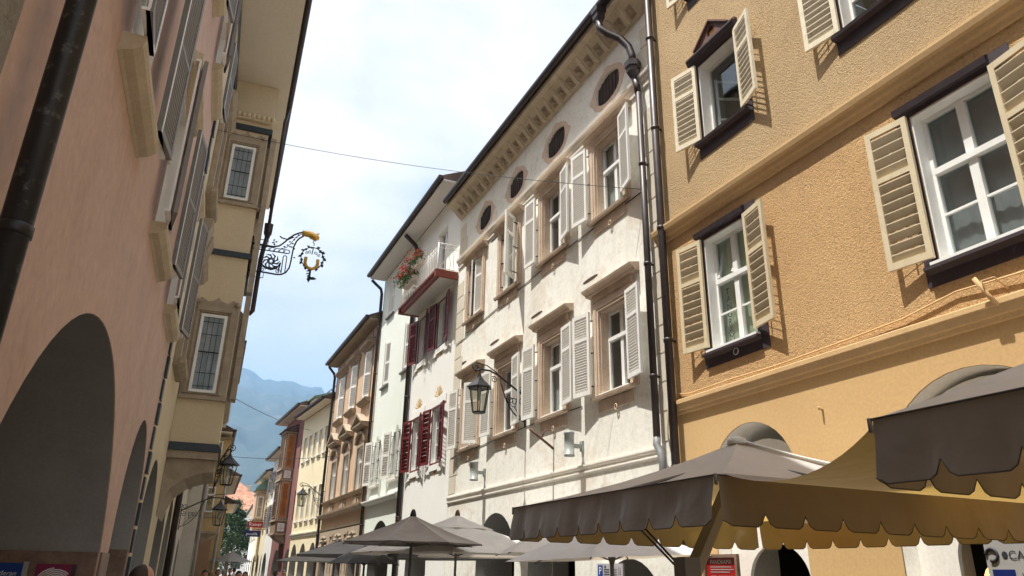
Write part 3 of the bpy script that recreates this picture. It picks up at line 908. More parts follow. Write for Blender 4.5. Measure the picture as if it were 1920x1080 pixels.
# ------------------------------------------------------------------ mint house
mh = thing('mint_house', (XR, 25, 0), 'plain pale mint house with white shutters between the maroon-shuttered and brown houses', 'house')
C0, C1 = 22.55, 27.27
MC = (26.2, 23.75)
MT = (25.9, 23.3)
holes = [rect(c - .42, c + .42, 4.5, 6.0) for c in MC] + [rect(c - .42, c + .42, 8.0, 9.6) for c in MT] + [rect(c - .42, c + .42, 10.75, 12.1) for c in MT] + [arch_pts(25.0, 1.3, 1.95, 1.27)]
wall(mh, RF, C0, C1, 0, 12.55, M['mint_wall'], holes, rec=.16)
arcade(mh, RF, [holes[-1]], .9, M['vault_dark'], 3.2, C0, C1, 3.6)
for c in MC:
    w = casement(mh, RF, c - .42, c + .42, 4.5, 6.0, .16, None, 2, (.33, .66))
    s = MB(RF); s.prism([(.003, 4.37), (.10, 4.40), (.10, 4.46), (.003, 4.47)], c - .55, c + .55); s.build('sill', M['white_trim'], w)
    leaf_shutter(w, RF, c + .45, 4.5, 6.03, .45, 1, 160, M['offwhite_paint'], .06, .075, mids=(.5,), hinges=True)
    leaf_shutter(w, RF, c - .45, 4.5, 6.03, .45, -1, 155, M['offwhite_paint'], .06, .075, mids=(.5,), hinges=True)
for z0, z1 in ((8.0, 9.6), (10.75, 12.1)):
    for c in MT:
        w = casement(mh, RF, c - .42, c + .42, z0, z1, .16, None, 2, (.5,))
        leaf_shutter(w, RF, c + .44, z0, z1, .44, 1, 14, M['offwhite_paint'], .0, .085, mids=(.5,))
        leaf_shutter(w, RF, c - .44, z0, z1, .44, -1, 10, M['offwhite_paint'], .0, .085, mids=(.5,))
        s = MB(RF); s.prism([(.003, z0 - .12), (.09, z0 - .10), (.09, z0 - .05), (.003, z0 - .04)], c - .5, c + .5); s.build('sill', M['grey_shutter'], w)
b = MB(RF)
b.prism([(.003, 3.80), (.17, 3.84), (.20, 3.90), (.20, 3.94), (.003, 4.0)], C0 + .25, C1 - .05)
b.build('ledge', M['white_paint'], mh)
roof(mh, RF, C0, C1, 12.6, .62, 9, soffit=M['soffit_w'])
downpipe(mh, RF, C0 + .02, .10, .4, 12.0, .075, extra=[(22.57, .15, 12.2), (22.57, .55, 12.52)])
downpipe(mh, RF, C1 - .03, .10, .4, 12.0, .06, extra=[(27.24, .15, 12.2), (27.24, .55, 12.52)])

# ------------------------------------------------------------------ brown house with pediments
bh = thing('brown_house', (XR, 31.4, 0), 'salmon brown house with pointed stone pediments over its first-floor windows', 'house')
D0, D1 = 27.27, 35.5
BC = (28.75, 31.2, 33.65)
BA = [arch_pts(c, .72, 2.2, .70) for c in (28.6, 31.1, 34.1)]
holes = [rect(c - .5, c + .5, 8.06, 9.95) for c in BC] + [rect(c - .48, c + .48, 4.52, 6.15) for c in BC] + BA
wall(bh, RF, D0, D1, 0, 10.9, M['brown_wall'], holes, rec=.14)
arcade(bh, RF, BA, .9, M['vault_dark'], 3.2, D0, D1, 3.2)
b = MB(RF)
b.prism([(.003, 4.36), (.05, 4.38), (.16, 4.46), (.17, 4.50), (.003, 4.51)], D0 + .05, D1); b.build('stone_course', M['brown_trim'], bh); b = MB(RF)
b.prism([(.003, 3.76), (.12, 3.80), (.26, 3.88), (.27, 3.93), (.003, 3.95)], D0 + .05, D1); b.build('stone_course', M['brown_trim'], bh); b = MB(RF)
b.prism([(.003, 3.24), (.07, 3.26), (.09, 3.33), (.003, 3.35)], D0 + .05, D1); b.build('stone_course', M['brown_trim'], bh); b = MB(RF)
b.prism([(.003, 10.42), (.05, 10.44), (.06, 10.50), (.003, 10.52)], D0 + .02, D1 - .02); b.build('stone_course', M['brown_trim'], bh)
for i in range(9):                                # frieze panels and moulded panel band
    u = D0 + .55 + i * .89
    b = MB(RF); b.box(u - .3, u + .3, .003, .03, 10.56, 10.82); b.build('frieze_panel', M['brown_trim'], bh)
for c in BC:
    b = MB(RF); b.box(c - .55, c + .55, .003, .03, 3.99, 4.32); b.box(c - .16, c + .16, .031, .07, 4.03, 4.28); b.box(c - .45, c - .25, .031, .055, 4.05, 4.2); b.box(c + .25, c + .45, .031, .055, 4.05, 4.2)
    b.build('relief_panel', M['brown_trim'], bh)
b = MB(RF)                                        # rusticated arcade front
b.plate(rect(D0 + .08, D1 - .02, .04, 3.22), .003, .05, [arch_pts(c, .74, 2.2, .72, .06) for c in (28.6, 31.1, 34.1)], back=False)
for c in (28.6, 31.1, 34.1):
    for k in range(9):
        a = pi * (k + .5) / 9
        cu, cz = c + .80 * cos(a), 2.2 + .78 * sin(a)
        b.lathe((cu, .09, cz - .06), [(.03, 0), (.085, .02), (.085, .10), (.03, .12)], 8)
for c in (29.85, 32.6):
    b.box(c - .35, c - .22, .051, .08, 1.6, 2.95); b.box(c + .22, c + .35, .051, .08, 1.6, 2.95); b.box(c - .35, c + .35, .051, .09, 2.96, 3.06)
b.build('arcade_front', M['brown_trim'], bh)
for c in BC:
    w = casement(bh, RF, c - .5, c + .5, 8.06, 9.95, .14, None, 2, (.5,))
    s = MB(RF)
    s.plate(rect(c - .62, c + .62, 8.0, 10.08), .003, .05, [rect(c - .499, c + .499, 8.061, 9.949)], back=False)
    s.prism([(.003, 10.09), (.08, 10.10), (.13, 10.18), (.30, 10.24), (.31, 10.30), (.003, 10.36)], c - .82, c + .82)
    s.prism([(.003, 7.80), (.14, 7.84), (.24, 7.94), (.24, 7.99), (.003, 7.995)], c - .75, c + .75)
    s.build('surround', M['brown_trim'], w)
    leaf_shutter(w, RF, c + .5, 8.07, 9.94, .5, 1, 14, M['offwhite_paint'], .0, .09, mids=(.5,))
    leaf_shutter(w, RF, c - .5, 8.07, 9.94, .5, -1, 22, M['offwhite_paint'], .0, .09, mids=(.5,))
    w = casement(bh, RF, c - .48, c + .48, 4.52, 6.15, .14, 5.6, 2, (), curtain='curtain')
    s = MB(RF)
    s.plate(rect(c - .64, c + .64, 4.515, 6.28), .003, .06, [rect(c - .479, c + .479, 4.521, 6.149)], back=False)
    for k in range(12):                           # segmental hood with end scrolls
        a0, a1 = pi * k / 12, pi * (k + 1) / 12
        s.hexa([(c + .66 * cos(a0), .003, 6.30 + .34 * sin(a0)), (c + .66 * cos(a1), .003, 6.30 + .34 * sin(a1)), (c + .66 * cos(a0), .14, 6.30 + .34 * sin(a0)), (c + .66 * cos(a1), .14, 6.30 + .34 * sin(a1)),
                (c + .76 * cos(a0), .003, 6.30 + .44 * sin(a0)), (c + .76 * cos(a1), .003, 6.30 + .44 * sin(a1)), (c + .76 * cos(a0), .16, 6.30 + .44 * sin(a0)), (c + .76 * cos(a1), .16, 6.30 + .44 * sin(a1))])
    s.build('surround', M['brown_trim'], w)
    s = MB(RF)
    s.prism([(.003, 6.80), (.10, 6.82), (.30, 6.92), (.31, 6.98), (.003, 7.0)], c - .86, c + .86)
    for sx in (1, -1):
        s.hexa([(c + sx * .86, .003, 6.93), (c, .003, 7.34), (c + sx * .86, .33, 6.93), (c, .33, 7.34), (c + sx * .88, .003, 7.01), (c, .003, 7.44), (c + sx * .88, .34, 7.01), (c, .34, 7.44)])
    s.plate([(c - .8, 7.0), (c + .8, 7.0), (c, 7.36)], .003, .06)
    s.build('pediment', M['brown_trim'], w)
roof(bh, RF, D0, D1, 10.95, .5, 9, soffit=M['brown_trim'])
downpipe(bh, RF, D1 - .08, .12, .4, 10.4, .06, extra=[(35.42, .18, 10.6), (35.42, .45, 10.9)])

# ------------------------------------------------------------------ cream house, turned a little towards the street
e2 = V((-.4, 6.0, 0)).normalized(); n2 = V((-e2.y, e2.x, 0))
CF = frame((6.5, 35.5, 0), e2, n2)
ch = thing('cream_house', (6.4, 38.5, 0), 'pale cream-yellow house with two rows of five narrow grey windows above three arches', 'house')
cw = [.85 + i * 1.08 for i in range(5)]
CA = [arch_pts(c, .72, 1.75, 1.1) for c in (1.2, 3.1, 4.95)]
holes = [rect(c - .28, c + .28, 6.98, 8.22) for c in cw] + [rect(c - .28, c + .28, 3.96, 5.45) for c in cw] + CA
wall(ch, CF, 0, 6.0, 0, 9.3, M['cream_far'], holes, rec=.13)
arcade(ch, CF, CA, .9, M['vault'], 3, 0, 6, 3.1)
b = MB(CF)
b.prism([(.003, 3.17), (.05, 3.18), (.06, 3.22), (.03, 3.23), (.03, 3.27), (.09, 3.29), (.10, 3.34), (.003, 3.36)], .05, 5.98)
b.build('string_course', M['white_trim'], ch)
for c in cw:
    for z0, z1 in ((6.98, 8.22), (3.96, 5.45)):
        w = casement(ch, CF, c - .28, c + .28, z0, z1, .13, None, 1, (.5,), fw=.045, lining=False)
        s = MB(CF); s.box(c - .33, c + .33, .003, .09, z0 - .07, z0 - .01); s.box(c - .28, c - .16, .003, .05, z0 - .16, z0 - .072); s.box(c + .16, c + .28, .003, .05, z0 - .16, z0 - .072)
        s.plate(rect(c - .34, c + .34, z0 - .008, z1 + .06), .003, .016, [rect(c - .279, c + .279, z0 + .001, z1 - .001)], back=False)
        s.build('surround', M['white_trim'], w)
        p = MB(CF); p.box(c - .235, c + .235, -.128, -.12, z0 + .05, z1 - .05); p.build('roller_blind', M['sign_grey'], w)
roof(ch, CF, 0, 6.0, 9.35, .5, 9)
t = MB(CF)                                        # roof terrace railing and dormer
for z in (10.45, 11.15): t.tube([(3.2, -1.2, z), (6.6, -1.2, z)], .025, 6)
for i in range(8): t.tube([(3.2 + i * .485, -1.2, 9.9), (3.2 + i * .485, -1.2, 11.15)], .02, 6)
t.tube([(6.6, -1.2, 11.15), (6.6, -4, 11.15)], .025, 6); t.tube([(3.2, -1.2, 11.15), (3.2, -4, 11.15)], .025, 6)
t.build('terrace_railing', M['dark_metal'], ch)
t = MB(CF); t.box(4.6, 5.9, -2.0, -.15, 9.5, 10.35); t.build('dormer', M['cream_far'], ch)
t = MB(CF); t.prism([(.0, 10.36), (.0, 10.42), (-1.0, 10.75), (-2.1, 10.42), (-2.1, 10.36)], 4.5, 6.0); t.build('dormer_roof', M['copper'], ch)

# ------------------------------------------------------------------ maroon house with wooden oriel
OF = frame((6.34, 41.5, 0), (-.04, 1, 0), (-1, -.04, 0))
mo = thing('maroon_house', (6.3, 45, 0), 'narrow maroon house whose brown oriel has orange wooden shutters', 'house')
MA = [arch_pts(1.6, .95, 1.6, 1.1), arch_pts(5.0, 1.0, 1.6, 1.1)]
wall(mo, OF, .0, 7.0, 0, 10.1, M['maroon_wall'], [rect(.9, 1.6, 7.0, 8.6), rect(.9, 1.6, 4.2, 5.7)] + MA, rec=.13)
arcade(mo, OF, MA, .9, M['vault'], 3, 0, 7, 3.0)
for z0, z1 in ((7.0, 8.6), (4.2, 5.7)):
    w = casement(mo, OF, .9, 1.6, z0, z1, .13, None, 2, (.5,))
    leaf_shutter(w, OF, 1.6, z0, z1, .35, 1, 10, M['maroon'], 0, .09); leaf_shutter(w, OF, .9, z0, z1, .35, -1, 10, M['maroon'], 0, .09)
OY = 4.5
b = MB(OF); b.box(2.9, OY, .004, .62, 3.5, 9.2); b.build('oriel', M['oriel_brown'], mo)
ori = mo.children[-1]
b = MB(OF)
for z in (3.42, 4.15, 6.35, 6.95, 9.05): b = MB(OF); b.box(2.84, OY + .06, .006, .69, z, z + .10); b.build('oriel_moulding', M['brown_trim'], ori)
b = MB(OF)
b.prism([(.006, 3.0), (.4, 3.2), (.64, 3.42), (.006, 3.42)], 3.0, OY - .1)
b.build('oriel_console', M['brown_trim'], ori)
CP = frame(OF(2.9, 0, 0), n2, -e2)                # near face of the oriel: u outward, d towards the camera
for z0, z1 in ((4.35, 6.25), (7.10, 8.95)):
    leaf_shutter(ori, CP, .50, z0, z1, .36, 1, 0, M['orange_wood'], .06, .08, mids=(.5,))
    b = MB(CP); b.plate(rect(.08, .56, z0 - .08, z1 + .06), .003, .05, [rect(.13, .51, z0, z1)], back=False); b.build('oriel_frame', M['brown_trim'], ori)
for u0 in (3.2,):
    for z0, z1 in ((4.35, 6.25), (7.10, 8.95)):
        f4 = frame(OF(0, .62, 0), OF(1, 0, 0) - OF(0, 0, 0), OF(0, 1, 0) - OF(0, 0, 0))
        leaf_shutter(ori, f4, u0 + 1.0, z0, z1, .95, 1, 0, M['oriel_brown'], .06, .08, mids=(.5,))
for z in (3.62, 6.50):
    b = MB(CP); b.box(.12, .50, .003, .02, z, z + .44)
    for q in range(5): b.tube([(.31 + .13 * cos(a * pi / 5) * (.4 + .15 * q), .028, z + .22 + .15 * sin(a * pi / 5) * (.4 + .15 * q)) for a in range(10)], .008, 5, True)
    b.build('relief_panel', M['white_paint'], ori)
b = MB(OF); b.prism([(.006, 9.17), (.80, 9.17), (.80, 9.22), (.006, 9.62)], 2.72, OY + .15); b.build('oriel_roof', M['roof_dark'], ori)
roof(mo, OF, 0, 7.0, 10.15, .6, 9)

# ------------------------------------------------------------------ houses farther along the right side
def far_house(name, label, fr, L, H, wm, rows, cols, arches=2, roofm=None, ov=.5, sh=None, wmat='white_paint', depth=8):
    t = thing(name, fr(L / 2, 0, 0), label, 'house')
    wins = [((j + .5) * L / cols, z0, z1) for z0, z1 in rows for j in range(cols)]
    ar = [arch_pts((k + .5) * L / arches, min(.95, L / arches * .38), 1.7, .95) for k in range(arches)]
    wall(t, fr, 0, L, 0, H, wm, [rect(c - .38, c + .38, z0, z1) for c, z0, z1 in wins] + ar, rec=.13, depth=depth)
    if ar: arcade(t, fr, ar, .8, M['vault'], 2.6, 0, L, min(3.1, H - .5))
    for c, z0, z1 in wins:
        w = casement(t, fr, c - .38, c + .38, z0, z1, .13, None, 2, (.5,), M[wmat], lining=False)
        s = MB(fr); s.plate(rect(c - .48, c + .48, z0 - .10, z1 + .10), .003, .03, [rect(c - .379, c + .379, z0 + .001, z1 - .001)], back=False); s.box(c - .52, c + .52, .031, .10, z0 - .10, z0 - .03)
        s.build('surround', M['stone_trim'], w)
        if sh:
            leaf_shutter(w, fr, c + .40, z0, z1, .4, 1, 160, M[sh], .04, .1); leaf_shutter(w, fr, c - .40, z0, z1, .4, -1, 160, M[sh], .04, .1)
    roof(t, fr, 0, L, H + .04, ov, depth, mat=roofm)
    return t


f1 = frame((6.34, 48.5, 0), (0, 1, 0), (-1, 0, 0))
h = far_house('grey_house', 'low greyish white house with dark slatted shutters just past the wooden oriel', f1, 6.5, 8.7, M['white_far'], ((4.2, 5.6), (6.5, 7.8)), 3, 2, sh='grey_shutter')
f2 = frame((6.5, 55, 0), (.02, 1, 0), (-1, .02, 0))
h = far_house('copper_roof_house', 'beige house with an oriel under a green copper cap beside the hanging shop signs', f2, 9, 8.0, M['cream_far'], ((4.3, 5.6), (6.2, 7.4)), 4, 3)
b = MB(f2); b.box(4.6, 6.8, .004, .66, 4.2, 7.2); b.build('oriel', M['brown_wall'], h); ori = h.children[-1]
b = MB(f2); b.prism([(.004, 7.2), (.8, 7.2), (.8, 7.3), (.4, 7.75), (.004, 7.95)], 4.45, 6.95); b.build('oriel_roof', M['copper'], ori)
b = MB(f2)
for z in (4.1, 5.0, 6.9): b = MB(f2); b.box(4.54, 6.86, .006, .72, z, z + .12); b.build('oriel_moulding', M['stone_trim'], ori)
fo = frame(f2(4.6, 0, 0), (-1, .02, 0), (-.02, -1, 0))
casement(ori, fo, .14, .56, 5.2, 6.7, -.06, None, 1, (.5,), lining=False)
f3 = frame((6.75, 64, 0), (.06, 1, 0), (-1, .06, 0))
h = far_house('white_end_house', 'small white sunlit house beyond the blue hanging sign', f3, 12, 6.3, M['white_far'], ((3.9, 5.2),), 4, 3)

# ================================================================== left-hand row
# ------------------------------------------------------------------ grey house (nearest, only its edge in view)
gh = thing('grey_house', LF(-1, 0, 0), 'rough grey rendered house beside the black downpipe, with coarse unpainted plaster', 'house')
wall(gh, LF, -7, 3.42, 0, 12.4, M['grey_rough'], [arch_pts(.6, 1.6, 1.6, 1.6)], rec=.3)
arcade(gh, LF, [arch_pts(.6, 1.6, 1.6, 1.6)], 1.2, M['vault_dark'], 3.6, -7, 3.42, 4)
roof(gh, LF, -7, 3.42, 12.45, 1.2, 9)
# ------------------------------------------------------------------ pink house
ph = thing('pink_house', LF(9, 0, 0), 'salmon pink house with deep cream window sills, grey shutters and two big arches', 'house')
S0, S1 = 3.42, 14.2
a_0 = math.asin((1.83 - .52) / 3.2)
a1 = [(7.5 - 2.92, .03), (7.5 + 2.92, .03)] + [(7.5 + 3.2 * cos(a_0 + (pi - 2 * a_0) * i / 28), .52 + 3.2 * sin(a_0 + (pi - 2 * a_0) * i / 28)) for i in range(29)]
a2 = arch_pts(12.62, 1.38, 2.2, 1.55)
PC = (6.15, 9.65, 12.78)
holes = [rect(c - .56, c + .56, 5.46, 7.62) for c in PC] + [rect(c - .56, c + .56, 10.02, 11.6) for c in PC] + [a1, a2]
wall(ph, LF, S0, S1, 0, 14.1, M['pink'], holes, rec=.2)
arcade(ph, LF, [a1, a2], 1.35, M['vault'], 4.2, S0, S1, 4.3)
b = MB(LF)                                       # brown stone dado round the piers
b.box(10.37, 10.412, -1.34, -.014, .04, 1.80); b.build('stone_dado', M['dado'], ph)
b = MB(LF); b.box(13.90, 13.993, -1.34, -.016, .04, 1.90); b.build('stone_dado', M['dado'], ph)
b = MB(LF); b.box(10.45, 11.22, .003, .025, .04, 1.80); b.build('stone_dado', M['dado'], ph)
for row, (z0, z1) in enumerate(((5.46, 7.62), (10.02, 11.6))):
    for i, c in enumerate(PC):
        w = casement(ph, LF, c - .56, c + .56, z0, z1, .2, z0 + 1.5, 2, (.5,), M['offwhite_paint'])
        s = MB(LF)
        s.prism([(.003, z0 - .19), (.03, z0 - .17), (.10, z0 - .15), (.16, z0 - .10), (.175, z0 - .06), (.175, z0 - .01), (-.02, z0 - .004)], c - .86, c + .82)
        s.build('sill', M['sill_cream'], w)
        s = MB(LF)
        s.prism([(.003, z1 + .07), (.05, z1 + .08), (.13, z1 + .12), (.19, z1 + .18), (.19, z1 + .24), (.003, z1 + .30)], c - .92, c + .98)
        s.prism([(.003, z1 + .31), (.08, z1 + .31), (.003, z1 + .40)], c - .7, c + .75)
        s.build('hood', M['sill_cream'], w)
        for sd, an in ((1, 174), (-1, 174)):
            hu = c + sd * .58
            ls = leaf_shutter(w, LF, hu, z0 + .02, z1, .56, sd, an, M['grey_shutter'], .15, .055, mids=(.5,), th=.05)
            e = MB(LF)                            # pale strips: light along the leaf's edges put into the colour
            for q in (z0 + .02, z1 - .03): e.box(min(hu, hu + sd * .56), max(hu, hu + sd * .56), .145, .175 + .03, q, q + .028)
            for q in (hu + sd * .016, hu + sd * .544): e.box(q - .016, q + .016, .185, .208, z0 + .048, z1 - .03)
            e.build('shutter_edge', M['edge_white'], w)
b = MB(LF); b.box(S0 + .02, S1 + 8, .005, .05, 13.35, 13.9); b.box(S0 + .02, S1 - .6, .005, .06, 11.95, 12.25); b.build('dark_frieze', M['slate_metal'], ph)  # dark bands along the upper wall below the soffit
roof(ph, LF, S0, S1, 14.2, 1.42, 9, th=.22)
downpipe(ph, LF, 3.68, .15, .3, 13.5, .068, M['old_pipe'])

# ------------------------------------------------------------------ cream house with oriel
lh = thing('oriel_house', LF(19, 0, 0), 'cream house with a tall boxed oriel window projecting over the street, behind the pink house', 'house')
S2, S3 = 14.2, 26.2
LA = [arch_pts(16.15, 1.45, 2.1, 1.5), arch_pts(20.9, 1.6, 2.1, 1.35), arch_pts(24.4, 1.4, 2.1, 1.45)]
wall(lh, LF, S2, S3, 0, 14.1, M['cream_left'], [rect(15.6, 16.7, 5.5, 7.5), rect(15.6, 16.7, 9.3, 11.5), rect(23, 24, 5.5, 7.4), rect(23, 24, 9.3, 11.3)] + LA, rec=.2)
arcade(lh, LF, LA, 1.3, M['vault'], 4, S2, S3, 4.2)
for c, z0, z1 in ((16.15, 5.5, 7.5), (16.15, 9.3, 11.5), (23.5, 5.5, 7.4), (23.5, 9.3, 11.3)):
    hw = .55 if c < 20 else .5
    w = casement(lh, LF, c - hw, c + hw, z0, z1, .2, None, 2, (.4, .7))
    s = MB(LF)
    s.plate(rect(c - hw - .22, c + hw + .22, z0 - .16, z1 + .24), .003, .12, [rect(c - hw + .001, c + hw - .001, z0, z1)], back=False)
    s.prism([(.121, z0 - .14), (.22, z0 - .10), (.24, z0 - .02), (.121, z0)], c - hw - .3, c + hw + .3)
    s.prism([(.121, z1 + .1), (.2, z1 + .14), (.28, z1 + .26), (.121, z1 + .32)], c - hw - .3, c + hw + .3)
    s.build('surround', M['stone_trim'], w)
b = MB(LF)                                       # dark notched corner strip between the two fronts
z = .6
while z < 10.4:
    b.box(14.02, 14.26, .004, .035 + .015 * (int(z * 2.4) % 2), z, z + .36); z += .42
b.build('corner_strip', M['slate_metal'], lh)
for s_, z_ in ((16.6, 8.4), (17.6, 8.4)):
    b = MB(LF); b.prism([(.003, z_), (.10, z_ + .05), (.2, z_ + .45), (.22, z_ + .55), (.003, z_ + .56)], s_ - .35, s_ + .35); b.build('wall_console', M['stone_trim'], lh)
# the oriel itself
Y0, Y1, PO = 18.4, 21.2, 1.05
b = MB(LF); b.box(Y0, Y1, .004, PO, 4.30, 12.95); b.build('oriel', M['cream_left'], lh); orl = lh.children[-1]
CF2 = frame(LF(Y0, 0, 0), NL, -EL)               # near side of the oriel (faces the camera)
b = MB(LF)                                       # curved console under it
b.prism([(.004, 2.7), (.06, 3.0), (.18, 3.28), (.45, 3.52), (.80, 3.66), (1.04, 3.70), (1.06, 3.95), (.004, 3.95)], Y0 + .12, Y1 - .12)
b.box(Y0 - .02, Y1 + .02, .004, 1.08, 3.955, 4.12)
b.build('oriel_console', M['stone_trim'], orl)
b = MB(LF); b.prism([(.004, 4.125), (1.13, 4.125), (1.13, 4.16), (1.06, 4.30), (.004, 4.30)], Y0 - .07, Y1 + .07); b.build('flashing', M['slate_metal'], orl)
for q in ((1.12, 8.96, 9.10), (1.14, 12.64, 12.80)):
    b = MB(LF); b.box(Y0 - .07, Y1 + .07, .004, *q); b.build('flashing', M['slate_metal'], orl)
for z0, z1 in ((5.42, 7.38), (8.90, 12.15)):
    zt = z1
    if z0 > 8: z0, zt = 10.50, 12.14
    w = casement(orl, CF2, .20, .80, z0 + .04, zt, -.03, None, 1, (), M['white_paint'], lining=False, fw=.07, pane='glass_bright', curtain=None)
    k = MB(CF2)                                   # leaded lights
    for q in (.38, .50, .62): k.box(q - .005, q + .005, .052, .062, z0 + .11, zt - .07)
    for q in (.10, .26, .52, .74, .90): k.box(.26, .74, .052, .064, z0 + (zt - z0) * q - (.012 if q == .52 else .005), z0 + (zt - z0) * q + (.012 if q == .52 else .005))
    k.build('leading', M['black_metal'], orl)
    c = MB(CF2); c.box(.255, .745, .012, .02, z0 + .10, zt - .06); c.build('blind', M['blind_blue'], orl)  # pale sheet that stands in for sky reflected in the pane
    s = MB(CF2)
    top = zt
    s.plate([(.02, z0 - .02), (1.03, z0 - .02), (1.03, top + .28), (.88, top + .42), (.74, top + .32), (.60, top + .36), (.52, top + .46), (.44, top + .36), (.30, top + .32), (.14, top + .42), (.02, top + .28)], .003, .06, [rect(.17, .83, z0 + .02, top + .04)], back=False)
    s.plate([(.09, z0), (.94, z0), (.94, top + .2), (.09, top + .2)], .061, .095, [rect(.13, .87, z0 + .01, top + .08)], back=False)
    for q in (.07, .98): s.lathe((q, .07, top + .30), [(.02, -.06), (.07, -.03), (.075, .02), (.03, .07)], 10)
    s.build('window_surround', M['stone_trim'], orl)
    s = MB(LF); s.prism([(1.052, z0 - .16), (1.16, z0 - .10), (1.17, z0 - .03), (1.052, z0 - .02)], Y0 - .1, Y1 + .1)
    s.box(Y0 - .10, Y0 - .003, .02, 1.16, z0 - .12, z0 - .03)
    for q in (Y0 + .15, Y1 - .5): s.box(q, q + .34, 1.052, 1.13, z0, zt + .2)
    s.box(Y0 + .5, Y1 - .52, 1.052, 1.10, zt + .1, zt + .35)
    s.build('oriel_sill', M['stone_trim'], orl)
    s = MB(LF); s.box(Y0 + .02, Y0 + .50, 1.131, 1.27, z0 - .02 if z0 < 8 else 8.1, zt + .62 if z0 < 8 else zt + .45); s.build('oriel_pilaster', M['stone_trim'], orl)
    s = MB(LF)
    for q in (Y0 + .55, Y0 + 1.25): s.box(q, q + .6, 1.053, 1.075, z0 + .05, zt + .08)
    s.build('front_pane', M['glass'], orl)
b = MB(LF)                                       # carved cornice beneath the soffit
b.prism([(.004, 12.96), (1.10, 12.96), (1.20, 13.04), (1.20, 13.10), (1.10, 13.12), (.004, 13.14)], Y0 - .12, Y1 + .12)
for i in range(9): b.lathe((Y0 - .13, .10 + i * .125, 13.02), [(.02, -.02), (.06, .0), (.055, .08), (.02, .12)], 8)
b.box(Y0 - .02, Y1 + .02, .006, 1.12, 13.14, 14.16)
b.build('oriel_cornice', M['cream_left'], orl)
for q in (.95, 1.5, 2.1):
    b = MB(LF); b.prism([(1.053, 9.3), (1.16, 9.4), (1.2, 9.9), (1.053, 10.0)], Y0 + q, Y0 + q + .22); b.build('iron_bracket', M['stone_trim'], orl)
roof(lh, LF, S2, S3, 14.2, 1.42, 9, th=.22)
b = MB(LF)
b.lathe((19.1, 1.42, 9.98), [(.05, -.1), (.09, .05), (.12, .10), (.13, .36), (.09, .37)], 6, smooth=False)
b.tube([(19.1, 1.50, 14.1), (19.1, 1.42, 13.6), (19.1, 1.42, 10.3)], .045, 10)
b.tube([(19.1, 1.42, 10.0), (19.1, 1.38, 9.7), (19.1, 1.34, 9.3), (19.1, 1.34, 7.85), (19.1, 1.26, 7.75)], .06, 10)
b.build('downspout', M['dark_metal'], lh)
b = MB(LF); b.tube([(26.1, .10, .3), (26.1, .10, 9)], .09, 10); b.build('downspout', M['dark_metal'], lh)

# ------------------------------------------------------------------ farther houses on the shaded side
g1 = frame(LF(26.2, .12, 0), EL, NL)
h = far_house('shaded_white_house', 'greyish white shaded house with pale shutters just past the oriel house', g1, 6.6, 8.9, M['greywhite'], ((4.6, 6.0), (6.9, 8.2)), 3, 2, ov=1.1, sh='offwhite_paint')
b = MB(g1)
for q in range(7): b.tube([(3.4 + q * .18, 1.05, 6.9), (3.4 + q * .18, 1.05, 8.0)], .012, 5)
for q in range(7): b.tube([(3.4, 1.05, 6.9 + q * .18), (4.5, 1.05, 6.9 + q * .18)], .012, 5)
b.box(3.4, 4.5, .004, 1.0, 6.75, 6.88)
b.build('trellis_balcony', M['white_iron'], h)
g2 = frame(LF(32.8, .62, 0), EL, NL)
h = far_house('amber_house', 'amber house with a grey framed oriel and tall drainpipes on the shaded side', g2, 10, 6.9, M['greywhite'], ((3.6, 5.0), (5.5, 6.5)), 4, 4, ov=.8)
b = MB(g2); b.box(.5, 3.3, .004, .78, 3.0, 6.7); b.build('oriel', M['yellow_left'], h); ori = h.children[-1]
cg = frame(g2(.5, 0, 0), NL, -EL)
for z0, z1 in ((3.75, 4.75), (6.0, 6.6)):
    casement(ori, cg, .16, .50, z0, z1, -.04, z0 + .68 if z1 - z0 > .8 else None, 1, (), lining=False)
b = MB(g2)
for z in (2.94, 3.55, 4.95, 5.45, 6.7): b = MB(g2); b.box(.42, 3.38, .006, .84, z, z + .08); b.build('oriel_moulding', M['stone_trim'], ori)
b = MB(g2)
b.prism([(.006, 2.6), (.45, 2.75), (.78, 2.94), (.006, 2.94)], .6, 3.2)
b.build('oriel_console', M['stone_trim'], ori)
b = MB(g2); b.tube([(.3, .12, .3), (.3, .12, 6.8)], .06, 8); b.build('downspout', M['grey_metal'], h)
b = MB(g2); b.tube([(3.7, .84, .3), (3.7, .84, 6.8)], .07, 8); b.build('downspout', M['grey_metal'], h)
g3 = frame(LF(42.8, 1.25, 0), EL, NL)
h = far_house('umber_house', 'brown house with jutting dark eaves near the dark green tree', g3, 11, 6.2, M['umber'], ((3.4, 4.5), (5.0, 5.8)), 4, 4, ov=.9)
g4 = frame(LF(53.8, 1.9, 0), EL, NL)
h = far_house('last_shaded_house', 'pale ochre house last on the shaded side before the dark green tree', g4, 9, 5.6, M['yellow_left'], ((3.3, 4.4),), 3, 3, ov=.6)

